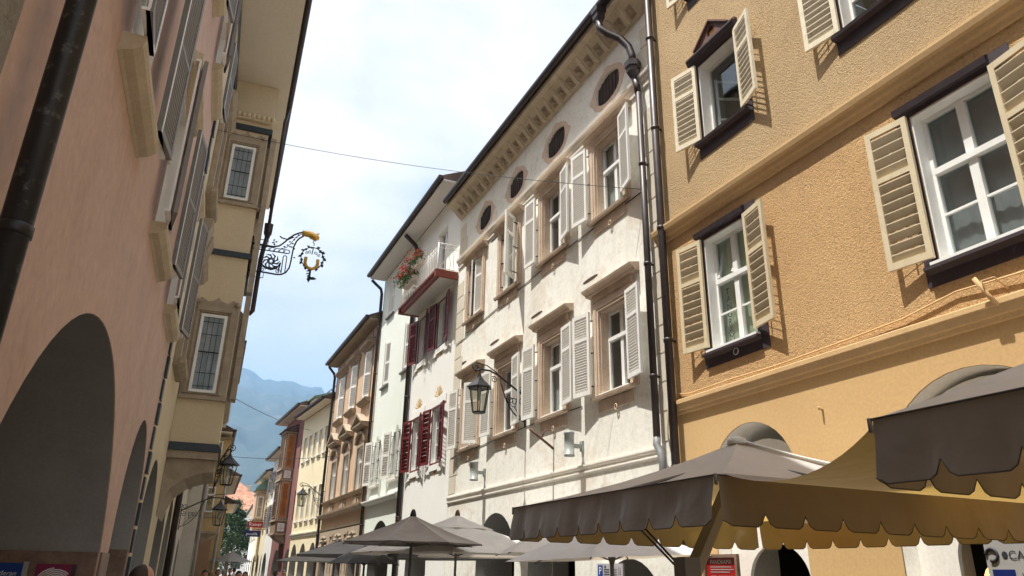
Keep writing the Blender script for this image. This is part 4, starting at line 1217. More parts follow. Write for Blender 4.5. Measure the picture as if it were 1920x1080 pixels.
# ------------------------------------------------------------------ church-like house closing the street
eh = thing('orange_roof_house', (7, 108, 0), 'white house with a big hipped orange tile roof closing the end of the street', 'house')
EF = frame((-4, 104, 0), (1, 0, 0), (0, -1, 0))
eholes = [rect(13.3, 14.3, 5.8, 7.3), rect(9.2, 10.2, 5.8, 7.3), rect(5.2, 6.2, 5.8, 7.3), arch_pts(13.0, .55, 3.2, .6, 1.6), arch_pts(9.0, .55, 3.2, .6, 1.6)]
wall(eh, EF, 0, 16.5, 0, 8.7, M['white_far'], eholes, rec=.25, depth=10)
for i, hl in enumerate(eholes):
    us = [q[0] for q in hl]; zs = [q[1] for q in hl]
    casement(eh, EF, min(us), max(us), min(zs), max(zs) if i < 3 else 3.2, .22, None, 2, (.5,), M['dark_metal'], lining=False)
b = MB(EF)
z, zr = 8.7, 12.9
b.add([(-.6, .6, z), (17.1, .6, z), (17.1, -10.6, z), (-.6, -10.6, z), (4.5, -5, zr), (12, -5, zr)], [(0, 1, 5, 4), (1, 2, 5), (2, 3, 4, 5), (3, 0, 4), (0, 1, 2, 3)])
b.build('roof', M['roof_orange'], eh)
b = MB(EF); b.box(13.3, 13.75, -3.4, -2.95, 10.6, 12.0); b.box(13.22, 13.83, -3.48, -2.87, 12.0, 12.12); b.build('chimney', M['clay'], eh)

# ------------------------------------------------------------------ tree in front of it
tr = thing('dark_tree', (6.15, 82, 0), 'dark green tree standing before the white house at the street end', 'tree')
b = MB()
b.tube([(6.15, 82, 0), (6.2, 82, 1.5), (6.1, 82.1, 3.5), (6.15, 82, 6.5)], [.26, .2, .14, .04], 8)
for k in range(14):
    a = k * 2.4; z = 1.9 + k * .3; r = 1.7 - k * .08
    b.tube([(6.13, 82, z), (6.13 + r * .5 * cos(a), 82 + r * .5 * sin(a), z + .3), (6.13 + r * cos(a), 82 + r * sin(a), z + .4)], [.07, .045, .015], 5)
b.build('trunk', M['bark'], tr)
b = MB()
rnd = random.Random(5)
clumps = []
for k in range(120):
    t = rnd.random() ** .8
    z = 1.9 + 6.0 * t
    rr = (2.1 * (1 - t) ** .75 + .25) * (.55 + .45 * rnd.random() ** .5)
    a = rnd.random() * 2 * pi
    clumps.append((6.15 + rr * cos(a) + .35 * (1 - t), 82 + rr * sin(a), z, .28 + .35 * rnd.random() * (1.1 - t)))
random.seed(11)
for cx, cy, cz, cr in clumps:
    for q in range(130):
        p = V((random.gauss(0, 1), random.gauss(0, 1), random.gauss(0, .8))) * cr * .66
        b.leaf((cx + p.x, cy + p.y, cz + p.z), .07 + .09 * random.random())
b.build('crown', M['tree_leaf'], tr, recalc=False)

# ================================================================== street furniture
def lantern_body(fr, u, d, z, parent_name, label, group, root_loc):
    """four-sided iron street lantern hanging at (u,d), cap bottom at z"""
    t = thing(parent_name, root_loc, label, 'street lamp', group)
    c = (u, d)
    fm = MB(fr)
    top, bot, h = .215, .135, .50
    def ringpts(r, zz): return [(u + r * cos(a), d + r * sin(a), zz) for a in (pi / 6 + k * pi / 3 for k in range(6))]
    A_, B_ = ringpts(top, z), ringpts(bot, z - h)
    for k in range(6):
        fm.tube([A_[k], B_[k]], .011, 5)
        fm.tube([A_[k], A_[(k + 1) % 6]], .012, 5); fm.tube([B_[k], B_[(k + 1) % 6]], .012, 5)
    fm.lathe((u, d, z - h), [(bot, 0), (bot * .9, -.02), (.02, -.03)], 6, rot=pi / 6, smooth=False)
    fm.build('lantern_frame', M['black_metal'], t)
    fm = MB(fr)
    fm.lathe((u, d, z), [(.275, 0), (.28, .012), (.15, .13), (.135, .135), (.085, .20), (.07, .205), (.05, .235), (.03, .29), (.012, .30)], 6, rot=pi / 6, smooth=False)
    fm.build('lantern_cap', M['black_metal'], t)
    fm = MB(fr)
    fm.lathe((u, d, z - h + .01), [(bot * .96, 0), (top * .96, h - .02)], 6, rot=pi / 6, smooth=False, caps=False)
    fm.build('glass', M['lamp_glass'], t)
    fm = MB(fr)
    fm.tube([(u, d, z + .0), (u, d, z - .12)], .03, 8); fm.lathe((u, d, z - .26), [(.01, 0), (.035, .03), (.04, .09), (.025, .14)], 8)
    fm.build('lamp', M['grey_metal'], t)
    return t


def scroll(c, r0, turns, a0, n=20, sgn=1):
    return [(c[0] + r0 * (1 - .8 * k / n) * cos(a0 + sgn * turns * 2 * pi * k / n), c[1] + r0 * (1 - .8 * k / n) * sin(a0 + sgn * turns * 2 * pi * k / n)) for k in range(n + 1)]


def bracket(t, fr, u, d, z, dw=0.0):
    """curled wrought iron arm from the wall (d=dw) to the lantern at d; z = cap bottom"""
    L = d - dw
    q = MB(fr)
    P = lambda x, y: (u, dw + x * L, z + y)
    top = [P(.0, -.08), P(.18, .04), (P(.4, .19)), P(.62, .33), P(.8, .40), P(1.0, .40), P(1.10, .35)]
    q.tube([(u, d, z + .29), (u, d, z + .40)], .014, 6)
    q.tube(top, .020, 8)
    q.tube([P(.62, .36), P(.85, .50), P(1.08, .53)] + [(u, d + .09 * L + x, z + .44 + y) for x, y in scroll((0, 0), .09, 1.3, pi / 2, sgn=-1)], .012, 6)
    q.tube([P(.02, -.60), P(.12, -.56), P(.28, -.42), P(.42, -.20), P(.50, .02), P(.58, .26)], .014, 6)
    for (x, y, r, a, s_) in ((.26, -.20, .11, -2.0, 1), (.34, -.16, .09, 1.0, -1), (.09, .06, .08, 0, 1), (.08, -.18, .08, 2, -1), (.70, .22, .07, 1.4, 1)):
        q.tube([(u, dw + x * L + a_, z + y + b_) for a_, b_ in scroll((0, 0), r, 1.4, a, sgn=s_)], .009, 5)
    q.tube([P(.10, -.54), P(.24, -.32), P(.20, -.12)], .009, 5)
    q.box(u - .02, u + .02, dw + .003, dw + .03, z - .70, z + .14)
    q.build('bracket', M['black_metal'], t)


lg = 'wrought iron lanterns on wall brackets'
t = lantern_body(RF, 13.8, 1.06, 5.20, 'street_lamp', 'black iron lantern on a curled bracket on the white house with oval attic openings', lg, (XR, 13.8, 5.2)); bracket(t, RF, 13.8, 1.06, 5.20)
t = lantern_body(RF, 35.62, .98, 4.86, 'street_lamp', 'black iron lantern in front of the pale cream-yellow house', lg, (XR, 35.6, 4.9)); bracket(t, RF, 35.62, .98, 4.86, .02)
t = lantern_body(LF, 21.05, 1.36, 4.18, 'street_lamp', 'larger of the two lanterns on the shaded side, beside the oriel', lg, LF(21, 1.4, 4)); bracket(t, LF, 21.05, 1.36, 4.18, 1.06)
t = lantern_body(LF, 28.2, 1.34, 3.52, 'street_lamp', 'smaller lantern on a long arm before the amber oriel', lg, LF(28, 1.3, 3.5)); bracket(t, LF, 28.2, 1.34, 3.52, .125)

for u, z, lb in ((11.42, 3.58, 'grey cylindrical wall light beside the flagpole arm, close to the ochre house'), (15.95, 3.61, 'grey cylindrical wall light below the black lantern')):
    t = thing('wall_light', RF(u, .02, z + .2), lb, 'wall light', 'grey cylinder lights on the white house')
    b = MB(RF); b.lathe((u, .27, z), [(.085, .012), (.095, 0), (.095, .03), (.088, .032), (.088, .375), (.095, .378), (.095, .42), (.08, .425)], 20); b.build('lamp_body', M['cyl'], t)
    b = MB(RF); b.box(u - .05, u + .05, .003, .035, z + .10, z + .28); b.box(u - .03, u + .03, .036, .19, z + .15, z + .22); b.build('wall_mount', M['cyl'], t)
# flagpole holders and little wall fittings
t = thing('flagpole_holder', RF(12.53, 0, 3.9), 'thin brown iron arm below the second window of the white house', 'flagpole holder')
b = MB(RF); b.tube([(12.53, .004, 3.88), (12.56, .5, 4.22)], .026, 8); b.tube([(12.53, .004, 4.22), (12.53, .18, 4.23), (12.545, .25, 4.07)], .012, 6); b.build('arm', M['ped_brown'], t)
t = thing('flagpole_holder', RF(3.8, 0, 3.95), 'ochre painted tube socket on the wall under the big window', 'flagpole holder')
b = MB(RF); b.tube([(3.80, .10, 3.94), (3.85, .14, 4.06), (3.90, .20, 4.22)], .020, 10); b.tube([(3.74, .004, 4.10), (3.77, .12, 4.20), (3.85, .18, 4.18), (3.85, .16, 4.08)], .008, 6); b.build('socket', M['ochre_trim'], t)
t = thing('wall_hook', RF(6.0, 0, 3.43), 'small ochre peg on the smooth wall between the two arches', 'hook')
b = MB(RF); b.tube([(6.0, .003, 3.43), (6.0, .05, 3.43), (6.0, .06, 3.46)], .014, 6); b.build('peg', M['ochre_trim'], t)

# ------------------------------------------------------------------ wrought iron guild sign
sg = thing('hanging_sign', LP(18.7, 1.2)(0, 0, 9.2), 'ornate black iron sign with a gilded dragon head, leaf wreath and horseshoe', 'hanging sign')
SF = LP(18.7)
b = MB(SF)
T = lambda pts, r=.014, n=6, closed=False: b.tube([(u, 0, z) for u, z in pts], [q * 1.3 for q in r] if isinstance(r, list) else r * 1.3, n, closed)
T([(1.10, 9.56), (1.39, 9.555), (1.60, 9.55), (1.75, 9.60), (1.87, 9.73), (1.96, 9.86), (2.08, 9.98), (2.20, 10.06), (2.32, 10.11)], .017)
T([(2.32, 9.99), (2.22, 9.90), (2.16, 9.80), (2.11, 9.62), (2.10, 9.45), (2.09, 9.20), (2.07, 9.02), (2.0, 8.88), (1.90, 8.81), (1.78, 8.79), (1.5, 8.80), (1.10, 8.80)], .017)
T([(1.10, 9.42), (1.6, 9.42), (1.98, 9.42)], .012); T([(1.10, 9.53), (1.6, 9.52), (1.98, 9.52)], .008)
T([(1.98 + .05 * cos(a), 9.47 + .05 * sin(a)) for a in [(-pi / 2 + k * pi / 8) for k in range(9)]], .010)
for k in range(6): T([(1.25 + k * .12, 9.42), (1.33 + k * .12, 9.52)], .006, 4); T(scroll((1.28 + k * .12, 9.47), .03, 1.2, k), .005, 4)
T([(2.26, 10.04), (2.12, 9.90), (2.02, 9.70), (1.93, 9.58), (1.80, 9.53)], .008)
T([(1.85, 9.83), (1.78, 9.84), (1.73, 9.88)], .014); T([(2.05, 9.90), (1.95, 9.82), (1.85, 9.83)], .012)
for (u, z) in ((1.95, 9.66), (2.02, 9.62), (2.08, 9.72), (2.0, 9.76), (2.10, 9.84), (2.15, 9.92), (2.20, 10.0), (2.06, 9.90), (1.88, 9.60), (2.14, 9.72), (2.13, 9.58), (1.60, 9.74), (1.58, 9.66), (1.66, 9.70), (1.62, 9.62), (2.16, 9.33), (2.06, 9.62)):
    for k in range(2): b.add([(u - .035, .006 * k, z), (u, .012, z + .022), (u + .035, 0, z + .012), (u, -.012, z - .02)], [(0, 1, 2, 3)])
T([(1.64, 9.56), (1.62, 9.66), (1.58, 9.74)], .006, 4)
T([(1.93 + .045 * cos(a), 9.30 + .05 * sin(a)) for a in [k * pi / 8 for k in range(9)]] + [(1.885, 8.84)], .010); T([(1.975, 9.30), (1.975, 8.86)], .010)
for s_, z in ((1.42, 8.88), (1.80, 8.88)): T(scroll((s_, z), .07, 1.5, 0), .008, 5)
for k in range(18):                               # whirling acanthus rosette
    a = k * 2 * pi / 9; r = .10 if k < 9 else .21
    T([(1.60 + r * .4 * cos(a), 9.14 + r * .4 * sin(a)), (1.60 + r * .8 * cos(a + .35), 9.14 + r * .8 * sin(a + .35)), (1.60 + r * 1.1 * cos(a + .9), 9.14 + r * 1.1 * sin(a + .9))], [.010, .020, .004], 5)
T([(1.36, 9.02), (1.48, 8.94), (1.62, 8.92), (1.76, 8.97), (1.83, 9.12), (1.81, 8.88)], [.012, .024, .03, .024, .03, .012], 6)
T([(1.38, 9.25), (1.37, 9.0), (1.38, 8.82)], .02)
for z in (9.62, 8.72):
    T([(1.25, z - .08), (1.46, z - .08), (1.46, z + .08), (1.25, z + .08)], .010, 5, True)
b.box(1.06, 1.10, -.03, .03, 8.55, 9.75)
b.build('bracket', M['black_metal'], sg)
b = MB(SF)                                        # gilded beast head
T([(2.28, 10.05), (2.36, 10.075), (2.46, 10.08), (2.56, 10.06), (2.64, 10.02), (2.70, 9.98), (2.72, 9.95)], [.05, .062, .07, .06, .072, .05, .018], 10)
T([(2.62, 10.06), (2.68, 10.12), (2.74, 10.14)], [.03, .02, .006]); T([(2.66, 9.97), (2.64, 9.92), (2.62, 9.90)], [.03, .02, .008])
for k in range(6): T([(2.32 + k * .05, 10.10), (2.30 + k * .05, 10.165)], [.03, .004], 5); T([(2.50 + k * .03, 9.99 - k * .01), (2.50 + k * .03, 9.94 - k * .01)], [.018, .004], 5)
b.build('gilded_head', M['gold'], sg)
b = MB(SF)                                        # hanging wreath of leaves
T([(2.66, 9.95), (2.60, 9.90), (2.59, 9.85), (2.63, 9.82), (2.62, 9.76)], .009)
T([(2.62 + .29 * cos(k * pi / 16), 9.40 + .31 * sin(k * pi / 16)) for k in range(32)], .010, 6, True)
T([(2.62, 9.72), (2.60, 9.50)], .010)
for k in range(4): T(scroll((2.62 + (-.16, -.08, .08, .16)[k], 9.56 - .04 * (k % 3 == 0)), .05, 1.4, k), .006, 4)
for k in range(22):
    a = pi / 2 + k * 2 * pi / 22
    x, z = 2.62 + .285 * cos(a), 9.40 + .305 * sin(a)
    sgn = 1 if k < 11 else -1
    ta = a + sgn * (pi / 2 - (.75 if k % 2 else -.15))
    b.add([(x, -.02, z), (x + .062 * cos(ta + .8), .02, z + .062 * sin(ta + .8)), (x + .115 * cos(ta), 0, z + .115 * sin(ta)), (x + .062 * cos(ta - .8), -.025, z + .062 * sin(ta - .8)), (x, .02, z)], [(0, 1, 2, 3), (4, 1, 2, 3)])
for k in range(7):                                # leaf spray at the bottom
    a = -pi / 2 + (k - 3) * .5
    x, z = 2.61, 9.02 - .03 * k
    b.add([(x, 0, z), (x + .09 * cos(a + .3), .03, z + .10 * sin(a + .3)), (x + .17 * cos(a) * (.6 + .1 * k), 0, z + .14 * sin(a)), (x + .09 * cos(a - .3), -.03, z + .10 * sin(a - .3))], [(0, 1, 2, 3)])
b.add([(2.60, 0, 8.90), (2.66, .02, 8.82), (2.60, 0, 8.69), (2.54, -.02, 8.80)], [(0, 1, 2, 3)])
T([(2.61, 9.10), (2.605, 8.85)], .022)
b.build('wreath', M['verdigris'], sg)
b = MB(SF)
ps = []
for k in range(17):
    a = pi * 1.05 + k * pi * .90 / 16
    ps.append((2.615 + .165 * cos(a), 9.29 + .20 * sin(a)))
ps = [(2.46, 9.40)] + ps + [(2.77, 9.38)]
T(ps, .034, 8)
b.build('horseshoe', M['gold_paint'], sg)

# ------------------------------------------------------------------ hanging shop signs far along the street
for nm, z0, z1, x0, x1, mt, txt, lb in (('hanging_sign', 4.32, 4.72, 5.22, 6.3, 'red_sign', 'Rainer', 'dark red hanging shop sign lettered Rainer'), ('hanging_sign', 3.72, 4.12, 5.10, 6.15, 'navy_sign', 'goodlife', 'navy blue hanging shop sign just below the red one')):
    YY = 56.0
    sf = frame((0, YY, 0), (1, 0, 0), (0, -1, 0))
    t = thing(nm, (5.7, YY, z0), lb, 'sign', 'shop signs hung over the street')
    b = MB(sf); b.box(x0, x1, -.08, .0, z0, z1); b.build('sign_panel', M[mt], t)
    b = MB(sf)
    for q in (x0 + .15, x1 - .15): b.tube([(q, -.04, z1), (q, -.04, z1 + .1)], .012, 6)
    b.tube([(x0 + .05, -.04, z1 + .1), (6.50, -.04, z1 + .1)], .018, 6); b.build('bracket', M['black_metal'], t)
    text(t, txt, sf, x0 + .10, z0 + .10, .34 if txt == 'Rainer' else .26, M['sign_white'], .006, sx=1, stretch=.95 if txt == 'Rainer' else .9, shear=0 if txt == 'Rainer' else .25)

# ------------------------------------------------------------------ signs and posters
t = thing('poster', LF(10.45, -.8, 1.4), 'blue poster with pale italic lettering on the stone pier of the first pink arch', 'poster')
f5 = LP(10.368)
b = MB(f5); b.box(-1.16, -.745, .003, .012, .75, 1.665); b.build('sheet', M['blue_sign'], t)
b = MB(f5); b.box(-.742, -.69, .003, .02, .72, 1.68); b.build('frame_strip', M['sign_grey'], t)
text(t, 'rma Meran', f5, -1.13, 1.53, .075, M['sign_white'], .014, sx=1, shear=.3)
b = MB(f5)
for k in range(6): b.box(-1.12, -.80, .013, .0145, 1.42 - k * .08, 1.44 - k * .08)
b.build('print', M['sign_grey'], t)
t = thing('poster', LF(10.45, -.4, 1.4), 'magenta poster with a swirling pale pattern beside the blue poster', 'poster')
b = MB(f5); b.box(-.61, -.20, .003, .012, .75, 1.66); b.build('sheet', M['magenta'], t)
b = MB(f5)
for k in range(9):
    b.tube([(-.40 + .03 * k * cos(a * pi / 10 + k) * .8, .013, 1.46 + (.020 * k) * sin(a * pi / 10 + k)) for a in range(15)], .007, 4)
b.build('print', M['sign_white'], t)
b = MB(f5); b.box(-.25, -.205, .0125, .0165, 1.30, 1.655); b.build('dark_strip', M['ink'], t)

XF = frame((XR, 0, 0), (0, 1, 0), (-1, 0, 0))
t = thing('notice_board', RF(7.9, .05, 1.4), 'red framed notice board on the pale pier beside the dark doorway', 'notice board')
b = MB(RF); b.plate(rect(7.58, 8.24, .9, 1.93), .012, .06, [rect(7.62, 8.20, .94, 1.89)]); b.build('frame', M['dado'], t)
b = MB(RF); b.box(7.62, 8.20, .014, .028, 1.60, 1.89); b.build('red_panel', M['red_sign'], t)
b = MB(RF); b.box(7.62, 8.20, .014, .027, .94, 1.598); b.build('pale_panel', M['lilac_sign'], t)
text(t, 'PANORAMA', RF, 8.12, 1.815, .075, M['sign_white'], .031)
b = MB(RF)
for z, w_ in ((1.775, .40), (1.745, .44), (1.715, .36)): b.box(8.12 - w_, 8.12, .029, .031, z, z + .010)
b.box(7.70, 8.12, .029, .032, 1.63, 1.675); b.build('print', M['sign_grey'], t)
b = MB(RF)
for q in (7.9, 7.95, 7.7): b.box(q, q + .03, .028, .03, 1.50, 1.595)
b.build('blue_print', M['blue_sign'], t)

t = thing('parking_sign', RF(10.5, .1, 1.7), 'grey wall sign with a white P on a blue square under the white parasol', 'sign')
b = MB(RF); b.box(10.17, 10.92, .02, .05, 1.62, 1.83); b.build('sign_panel', M['lilac_sign'], t)
b = MB(RF); b.box(10.76, 10.90, .051, .056, 1.645, 1.805); b.build('blue_square', M['blue_sign'], t)
text(t, 'P', RF, 10.868, 1.668, .165, M['sign_white'], .058)
b = MB(RF)
b.box(10.66, 10.70, .051, .053, 1.765, 1.80)
for z in (1.735, 1.70, 1.665): b.box(10.56, 10.72, .051, .053, z, z + .014); b.box(10.34, 10.50, .051, .053, z, z + .010)
for q in (10.25, 10.29): b.tube([(q - .012 * cos(a * pi / 6 - pi / 2), .052, 1.72 + .055 * sin(a * pi / 6 - pi / 2)) for a in range(7)], .004, 4)
b.build('print', M['ink'], t)

t = thing('shop_sign', RF(3.9, -.55, 1.6), 'grey shop panel lettered CACTUS with a round logo beside the dark doorway', 'sign')
b = MB(RF); b.box(3.38, 4.42, .02, .05, .8, 2.1); b.build('panel', M['sign_grey'], t)
b = MB(RF); b.tube([(4.36 + .05 * cos(a * pi / 8), .054, 1.875 + .05 * sin(a * pi / 8)) for a in range(14)], .013, 6); b.plate([(4.25 + .024 * cos(a * pi / 6), 1.875 + .028 * sin(a * pi / 6)) for a in range(12)], .051, .055); b.build('logo', M['ink'], t)
text(t, 'CACTUS', RF, 4.22, 1.838, .10, M['ink'], .055)
for k, s_ in enumerate(('LIENZ', 'SPANIEN')): text(t, s_, RF, 4.14, 1.68 - k * .11, .08, M['ink'], .055)
b = MB(RF); b.box(4.19, 4.38, .051, .056, 1.69, 1.76); b.box(4.19, 4.38, .051, .056, 1.60, 1.65); b.build('blue_print', M['navy_sign'], t)
t = thing('shop_lamp', RF(5.0, -.9, 1.7), 'small glowing orange bulb inside the dark shop doorway', 'lamp')
b = MB(RF); b.lathe((4.88, -.66, 1.63), [(.01, 0), (.05, .03), (.062, .09), (.04, .14), (.02, .16)], 12); b.build('bulb', M['bulb'], t)
b = MB(RF); b.tube([(4.88, -.66, 1.78), (4.88, -.66, 2.3)], .006, 5); b.build('cord', M['ink'], t)

# ------------------------------------------------------------------ cables
def cable(p0, p1, sag, r, label):
    b = MB()
    p0, p1 = V(p0), V(p1)
    pts = []
    for i in range(25):
        t_ = i / 24
        q = p0.lerp(p1, t_); q.z -= sag * 4 * t_ * (1 - t_); pts.append(tuple(q))
    b.tube(pts, r, 5)
    o = b.build('cable', M['black_metal'], None, origin=p0)
    return tag(o, label, 'cable')


cable(LF(14.85, .05, 10.40), RF(9.15, .02, 7.78), .18, .0055, 'thin dark wire spanning the street from the pink house to the white house')
cable(LF(27.0, .4, 7.6), CF(4.2, .05, 8.5), .2, .012, 'faint upper wire crossing in front of the mountains')
cable(LF(33, .8, 6.0), RF(33, .03, 6.35), .15, .010, 'faint lower wire crossing in front of the mountains')
b = MB(RF)
pts = [(8.66, .02, 4.14), (8.3, .025, 4.08), (7.4, .03, 4.09), (6.6, .03, 4.075), (5.6, .03, 4.10), (4.8, .03, 4.13), (4.2, .03, 4.22), (3.6, .04, 4.19), (2.6, .03, 4.2)]
b.tube(pts, .010, 5)
tag(b.build('cable', M['ochre_trim'], None, origin=RF(5, 0, 4.1)), 'ochre painted wire running along the top of the string course', 'cable')
b = MB(RF)
b.tube([(18.3, .012, 7.45), (16.2, .012, 7.62), (14.0, .012, 7.72), (11.9, .012, 7.80), (9.2, .012, 7.78)], .008, 5)
tag(b.build('cable', M['black_metal'], None, origin=RF(13, 0, 7.7)), 'thin dark wire clipped along the white facade below the upper sills', 'cable')
b = MB(RF)
b.tube([(18.3, .012, 4.42), (16.0, .012, 4.46), (13.7, .012, 4.50), (11.4, .012, 4.48)], .008, 5)
tag(b.build('cable', M['black_metal'], None, origin=RF(15, 0, 4.4)), 'thin dark wire clipped along the white facade between the lower shutters', 'cable')
b = MB(RF); b.tube([(8.80, .03, 3.3), (8.84, .05, 3.6), (8.80, .05, 3.85), (8.78, .03, 4.3)], .012, 6)
tag(b.build('cable', M['sill_cream'], None, origin=RF(8.8, 0, 3.6)), 'short cream wire bent beside the brown downpipe', 'cable')

# ------------------------------------------------------------------ flower boxes on the balcony
def flower_box(u, d, z, L, label, seed):
    rd = random.Random(seed)
    t = thing('flower_box', RF(u, d, z), label, 'flower box', 'geranium boxes on the white balcony')
    b = MB(RF)
    b.hexa([(u - L / 2, d - .08, z), (u + L / 2, d - .08, z), (u - L / 2, d + .08, z), (u + L / 2, d + .08, z), (u - L / 2 - .02, d - .10, z + .18), (u + L / 2 + .02, d - .10, z + .18), (u - L / 2 - .02, d + .10, z + .18), (u + L / 2 + .02, d + .10, z + .18)])
    b.build('planter', M['clay'], t)
    b = MB(RF); f = MB(RF)
    random.seed(seed)
    for k in range(520):
        uu = u + (rd.random() - .5) * (L + .25); zz = z + .15 + rd.random() ** 1.4 * .30; dd = d + rd.gauss(.03, .10)
        if rd.random() < .15: zz = z + .15 - rd.random() * .16; dd = d + .13 + rd.random() * .08
        b.leaf(RF(uu, dd, zz), .022 + .022 * rd.random(), asp=.9)
    for k in range(54):
        uu = u + (rd.random() - .5) * (L + .25); zz = z + .24 + rd.random() * .28; dd = d + rd.gauss(.08, .10)
        for q in range(16):
            g = V((rd.gauss(0, 1), rd.gauss(0, 1), rd.gauss(0, 1))).normalized() * .046
            f.leaf(RF(uu + g.x, dd + g.y, zz + g.z), .018, tuple(g), .9)
    b.build('foliage', M['leaf'], t, recalc=False); f.build('flowers', M['flower'], t, recalc=False)


flower_box(21.35, .76, 10.26, 1.1, 'upper box of red geraniums on the balcony rail', 3)
flower_box(20.75, .76, 9.98, .9, 'lower box of red geraniums hung on the balcony front', 4)
flower_box(20.1, .76, 10.30, .8, 'box of red geraniums over the middle of the balcony rail', 5)

# ================================================================== parasols and awnings
def canopy_mesh(corners, apex, sag=.08, edge_sag=.0, nu=10, nv=8):
    """taut cloth panels from an apex to a polygon of tips"""
    b = MB()
    apex = V(apex)
    m = len(corners)
    for k in range(m):
        A_, B_ = V(corners[k]), V(corners[(k + 1) % m])
        pts = []
        for j in range(nv + 1):
            t = j / nv
            for i in range(nu + 1):
                s = i / nu
                e = A_.lerp(B_, s)
                mid = (A_ + B_) / 2
                pull = edge_sag * 4 * s * (1 - s)
                e = e + (V((apex.x, apex.y, e.z)) - e) * pull
                p = apex.lerp(e, t)
                p.z -= sag * sin(pi * t) * (.55 + .45 * 4 * s * (1 - s))
                p.z += .006 * noise.noise(p * 4)
                pts.append(tuple(p))
        f = []
        for j in range(nv):
            for i in range(nu):
                a = j * (nu + 1) + i
                f.append((a, a + 1, a + nu + 2, a + nu + 1))
        b.add(pts, f, True)
    return b


def valance_mesh(b, P0, P1, outn, h, flaps, seed=0, flare=.05, wave=.02):
    P0, P1, outn = V(P0), V(P1), V(outn)
    per = 10
    n = flaps * per
    rows = 5
    pts = []
    for i in range(n + 1):
        s = i / n
        ph = (i % per) / per
        q = min(ph, 1 - ph)
        drop = h * (.74 + .26 * min(1, q / .13)) if i not in (0, n) else h * .9
        for r in range(rows + 1):
            t = r / rows
            p = P0.lerp(P1, s)
            p.z -= drop * t
            w = wave * t * (1 + .8 * noise.noise(V((i // per * 1.7, seed, 3.1)))) * (noise.noise(V((s * flaps * .9, t * 1.2, seed))) * 1.6 + .35 * sin(s * flaps * 2 * pi))
            p += outn * (flare * t * t + w)
            pts.append(tuple(p))
    f = [(i * (rows + 1) + r, (i + 1) * (rows + 1) + r, (i + 1) * (rows + 1) + r + 1, i * (rows + 1) + r + 1) for i in range(n) for r in range(rows)]
    b.add(pts, f, True)
    return [pts[i * (rows + 1) + rows] for i in range(n + 1)]


def market_umbrella(x0, y0, size, ze, za, label, seed, tapes=()):
    c = (x0 + size / 2, y0 + size / 2)
    t = thing('market_umbrella', (c[0], c[1], 0), label, 'parasol', 'big taupe market umbrellas with scalloped edges')
    K = [(x0, y0, ze), (x0 + size, y0, ze), (x0 + size, y0 + size, ze), (x0, y0 + size, ze)]
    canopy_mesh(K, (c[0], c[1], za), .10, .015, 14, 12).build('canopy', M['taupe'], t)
    nr = [(0, -1, 0), (1, 0, 0), (0, 1, 0), (-1, 0, 0)]
    for k in range(4):
        b = MB()
        A_, B_ = V(K[k]), V(K[(k + 1) % 4])
        dv = (B_ - A_).normalized() * .02
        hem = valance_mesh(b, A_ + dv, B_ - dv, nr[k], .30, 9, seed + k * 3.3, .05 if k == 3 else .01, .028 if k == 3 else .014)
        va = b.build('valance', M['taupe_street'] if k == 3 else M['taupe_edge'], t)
        b = MB(); b.tube(hem, .0035, 5); b.build('hem', M['hem'], va)
        b = MB(); b.tube([tuple(A_.lerp(B_, q / 12) + V((0, 0, .002))) for q in range(13)], .005, 5); b.build('hem', M['hem'], va)
    for k in range(4):
        b = MB(); b.tube([(c[0], c[1], za - .16), (K[k][0] * .98 + c[0] * .02, K[k][1] * .98 + c[1] * .02, ze - .02)], .018, 6)
        b.tube([(K[k][0], K[k][1], ze - .06), (K[k][0], K[k][1], ze + .008)], .012, 6)
        b.build('rib', M['pole'], t)
        b = MB(); A_, B_ = V(K[k]), V(K[(k + 1) % 4]); mm = (A_ + B_) / 2
        b.tube([(c[0], c[1], za - .16), tuple(mm * .98 + V((c[0], c[1], ze)) * .02 - V((0, 0, .02)))], .014, 6); b.build('rib', M['pole'], t)
    b = MB()
    for k in tapes:                               # white tape stitched on the hips
        P_ = [V((c[0], c[1], za + .02)).lerp(V(K[k]) + V((0, 0, .02)), q / 8) - V((0, 0, .10 * .55 * sin(pi * q / 8))) for q in range(9)]
        b.tube([tuple(p) for p in P_], [.030 + .015 * (q % 3 == 0) for q in range(9)], 8, flat=.45)
    b.lathe((c[0], c[1], za - .02), [(.09, 0), (.08, .05), (.02, .07)], 10)
    b.build('ridge_tape', M['tape'], t)
    return t, c, K


um1, c1, K1 = market_umbrella(3.08, 3.75, 3.05, 2.25, 2.80, 'big taupe umbrella with scalloped edge and leaning mast before the ochre house', 1, (1,))
b = MB()
mx, my = 3.12, 4.15
b.box(mx - .06, mx + .06, my - .06, my + .06, 0, 1.77)
b.box(mx - .30, mx + .30, my - .30, my + .30, 0.01, .10)
b.build('mast', M['pole'], um1)
b = MB()
a0, a1_ = V((mx - .13, my - .08, 1.50)), V((c1[0], c1[1], 2.62))
dv = (a1_ - a0).normalized(); sd = V((dv.y, -dv.x, 0)).normalized() * .035; upv = dv.cross(sd).normalized() * .055
b.hexa([tuple(a0 - sd - upv), tuple(a0 + sd - upv), tuple(a0 - sd + upv), tuple(a0 + sd + upv), tuple(a1_ - sd - upv), tuple(a1_ + sd - upv), tuple(a1_ - sd + upv), tuple(a1_ + sd + upv)])
b.build('leaning_arm', M['pole'], um1)
for k in range(2):
    b = MB(); b.tube([(3.12 + .02 * k, 4.98 - .06 * k, 2.16), (3.14 + .03 * k, 4.3, 1.72), (3.14 + .03 * k, 4.2, 1.5)], .008, 5); b.build('cord', M['black_metal'], um1)
b = MB(); b.lathe((mx + .09, my - .03, 1.40), [(.03, 0), (.03, .20), (.02, .22)], 8); b.build('crank', M['grey_metal'], um1)
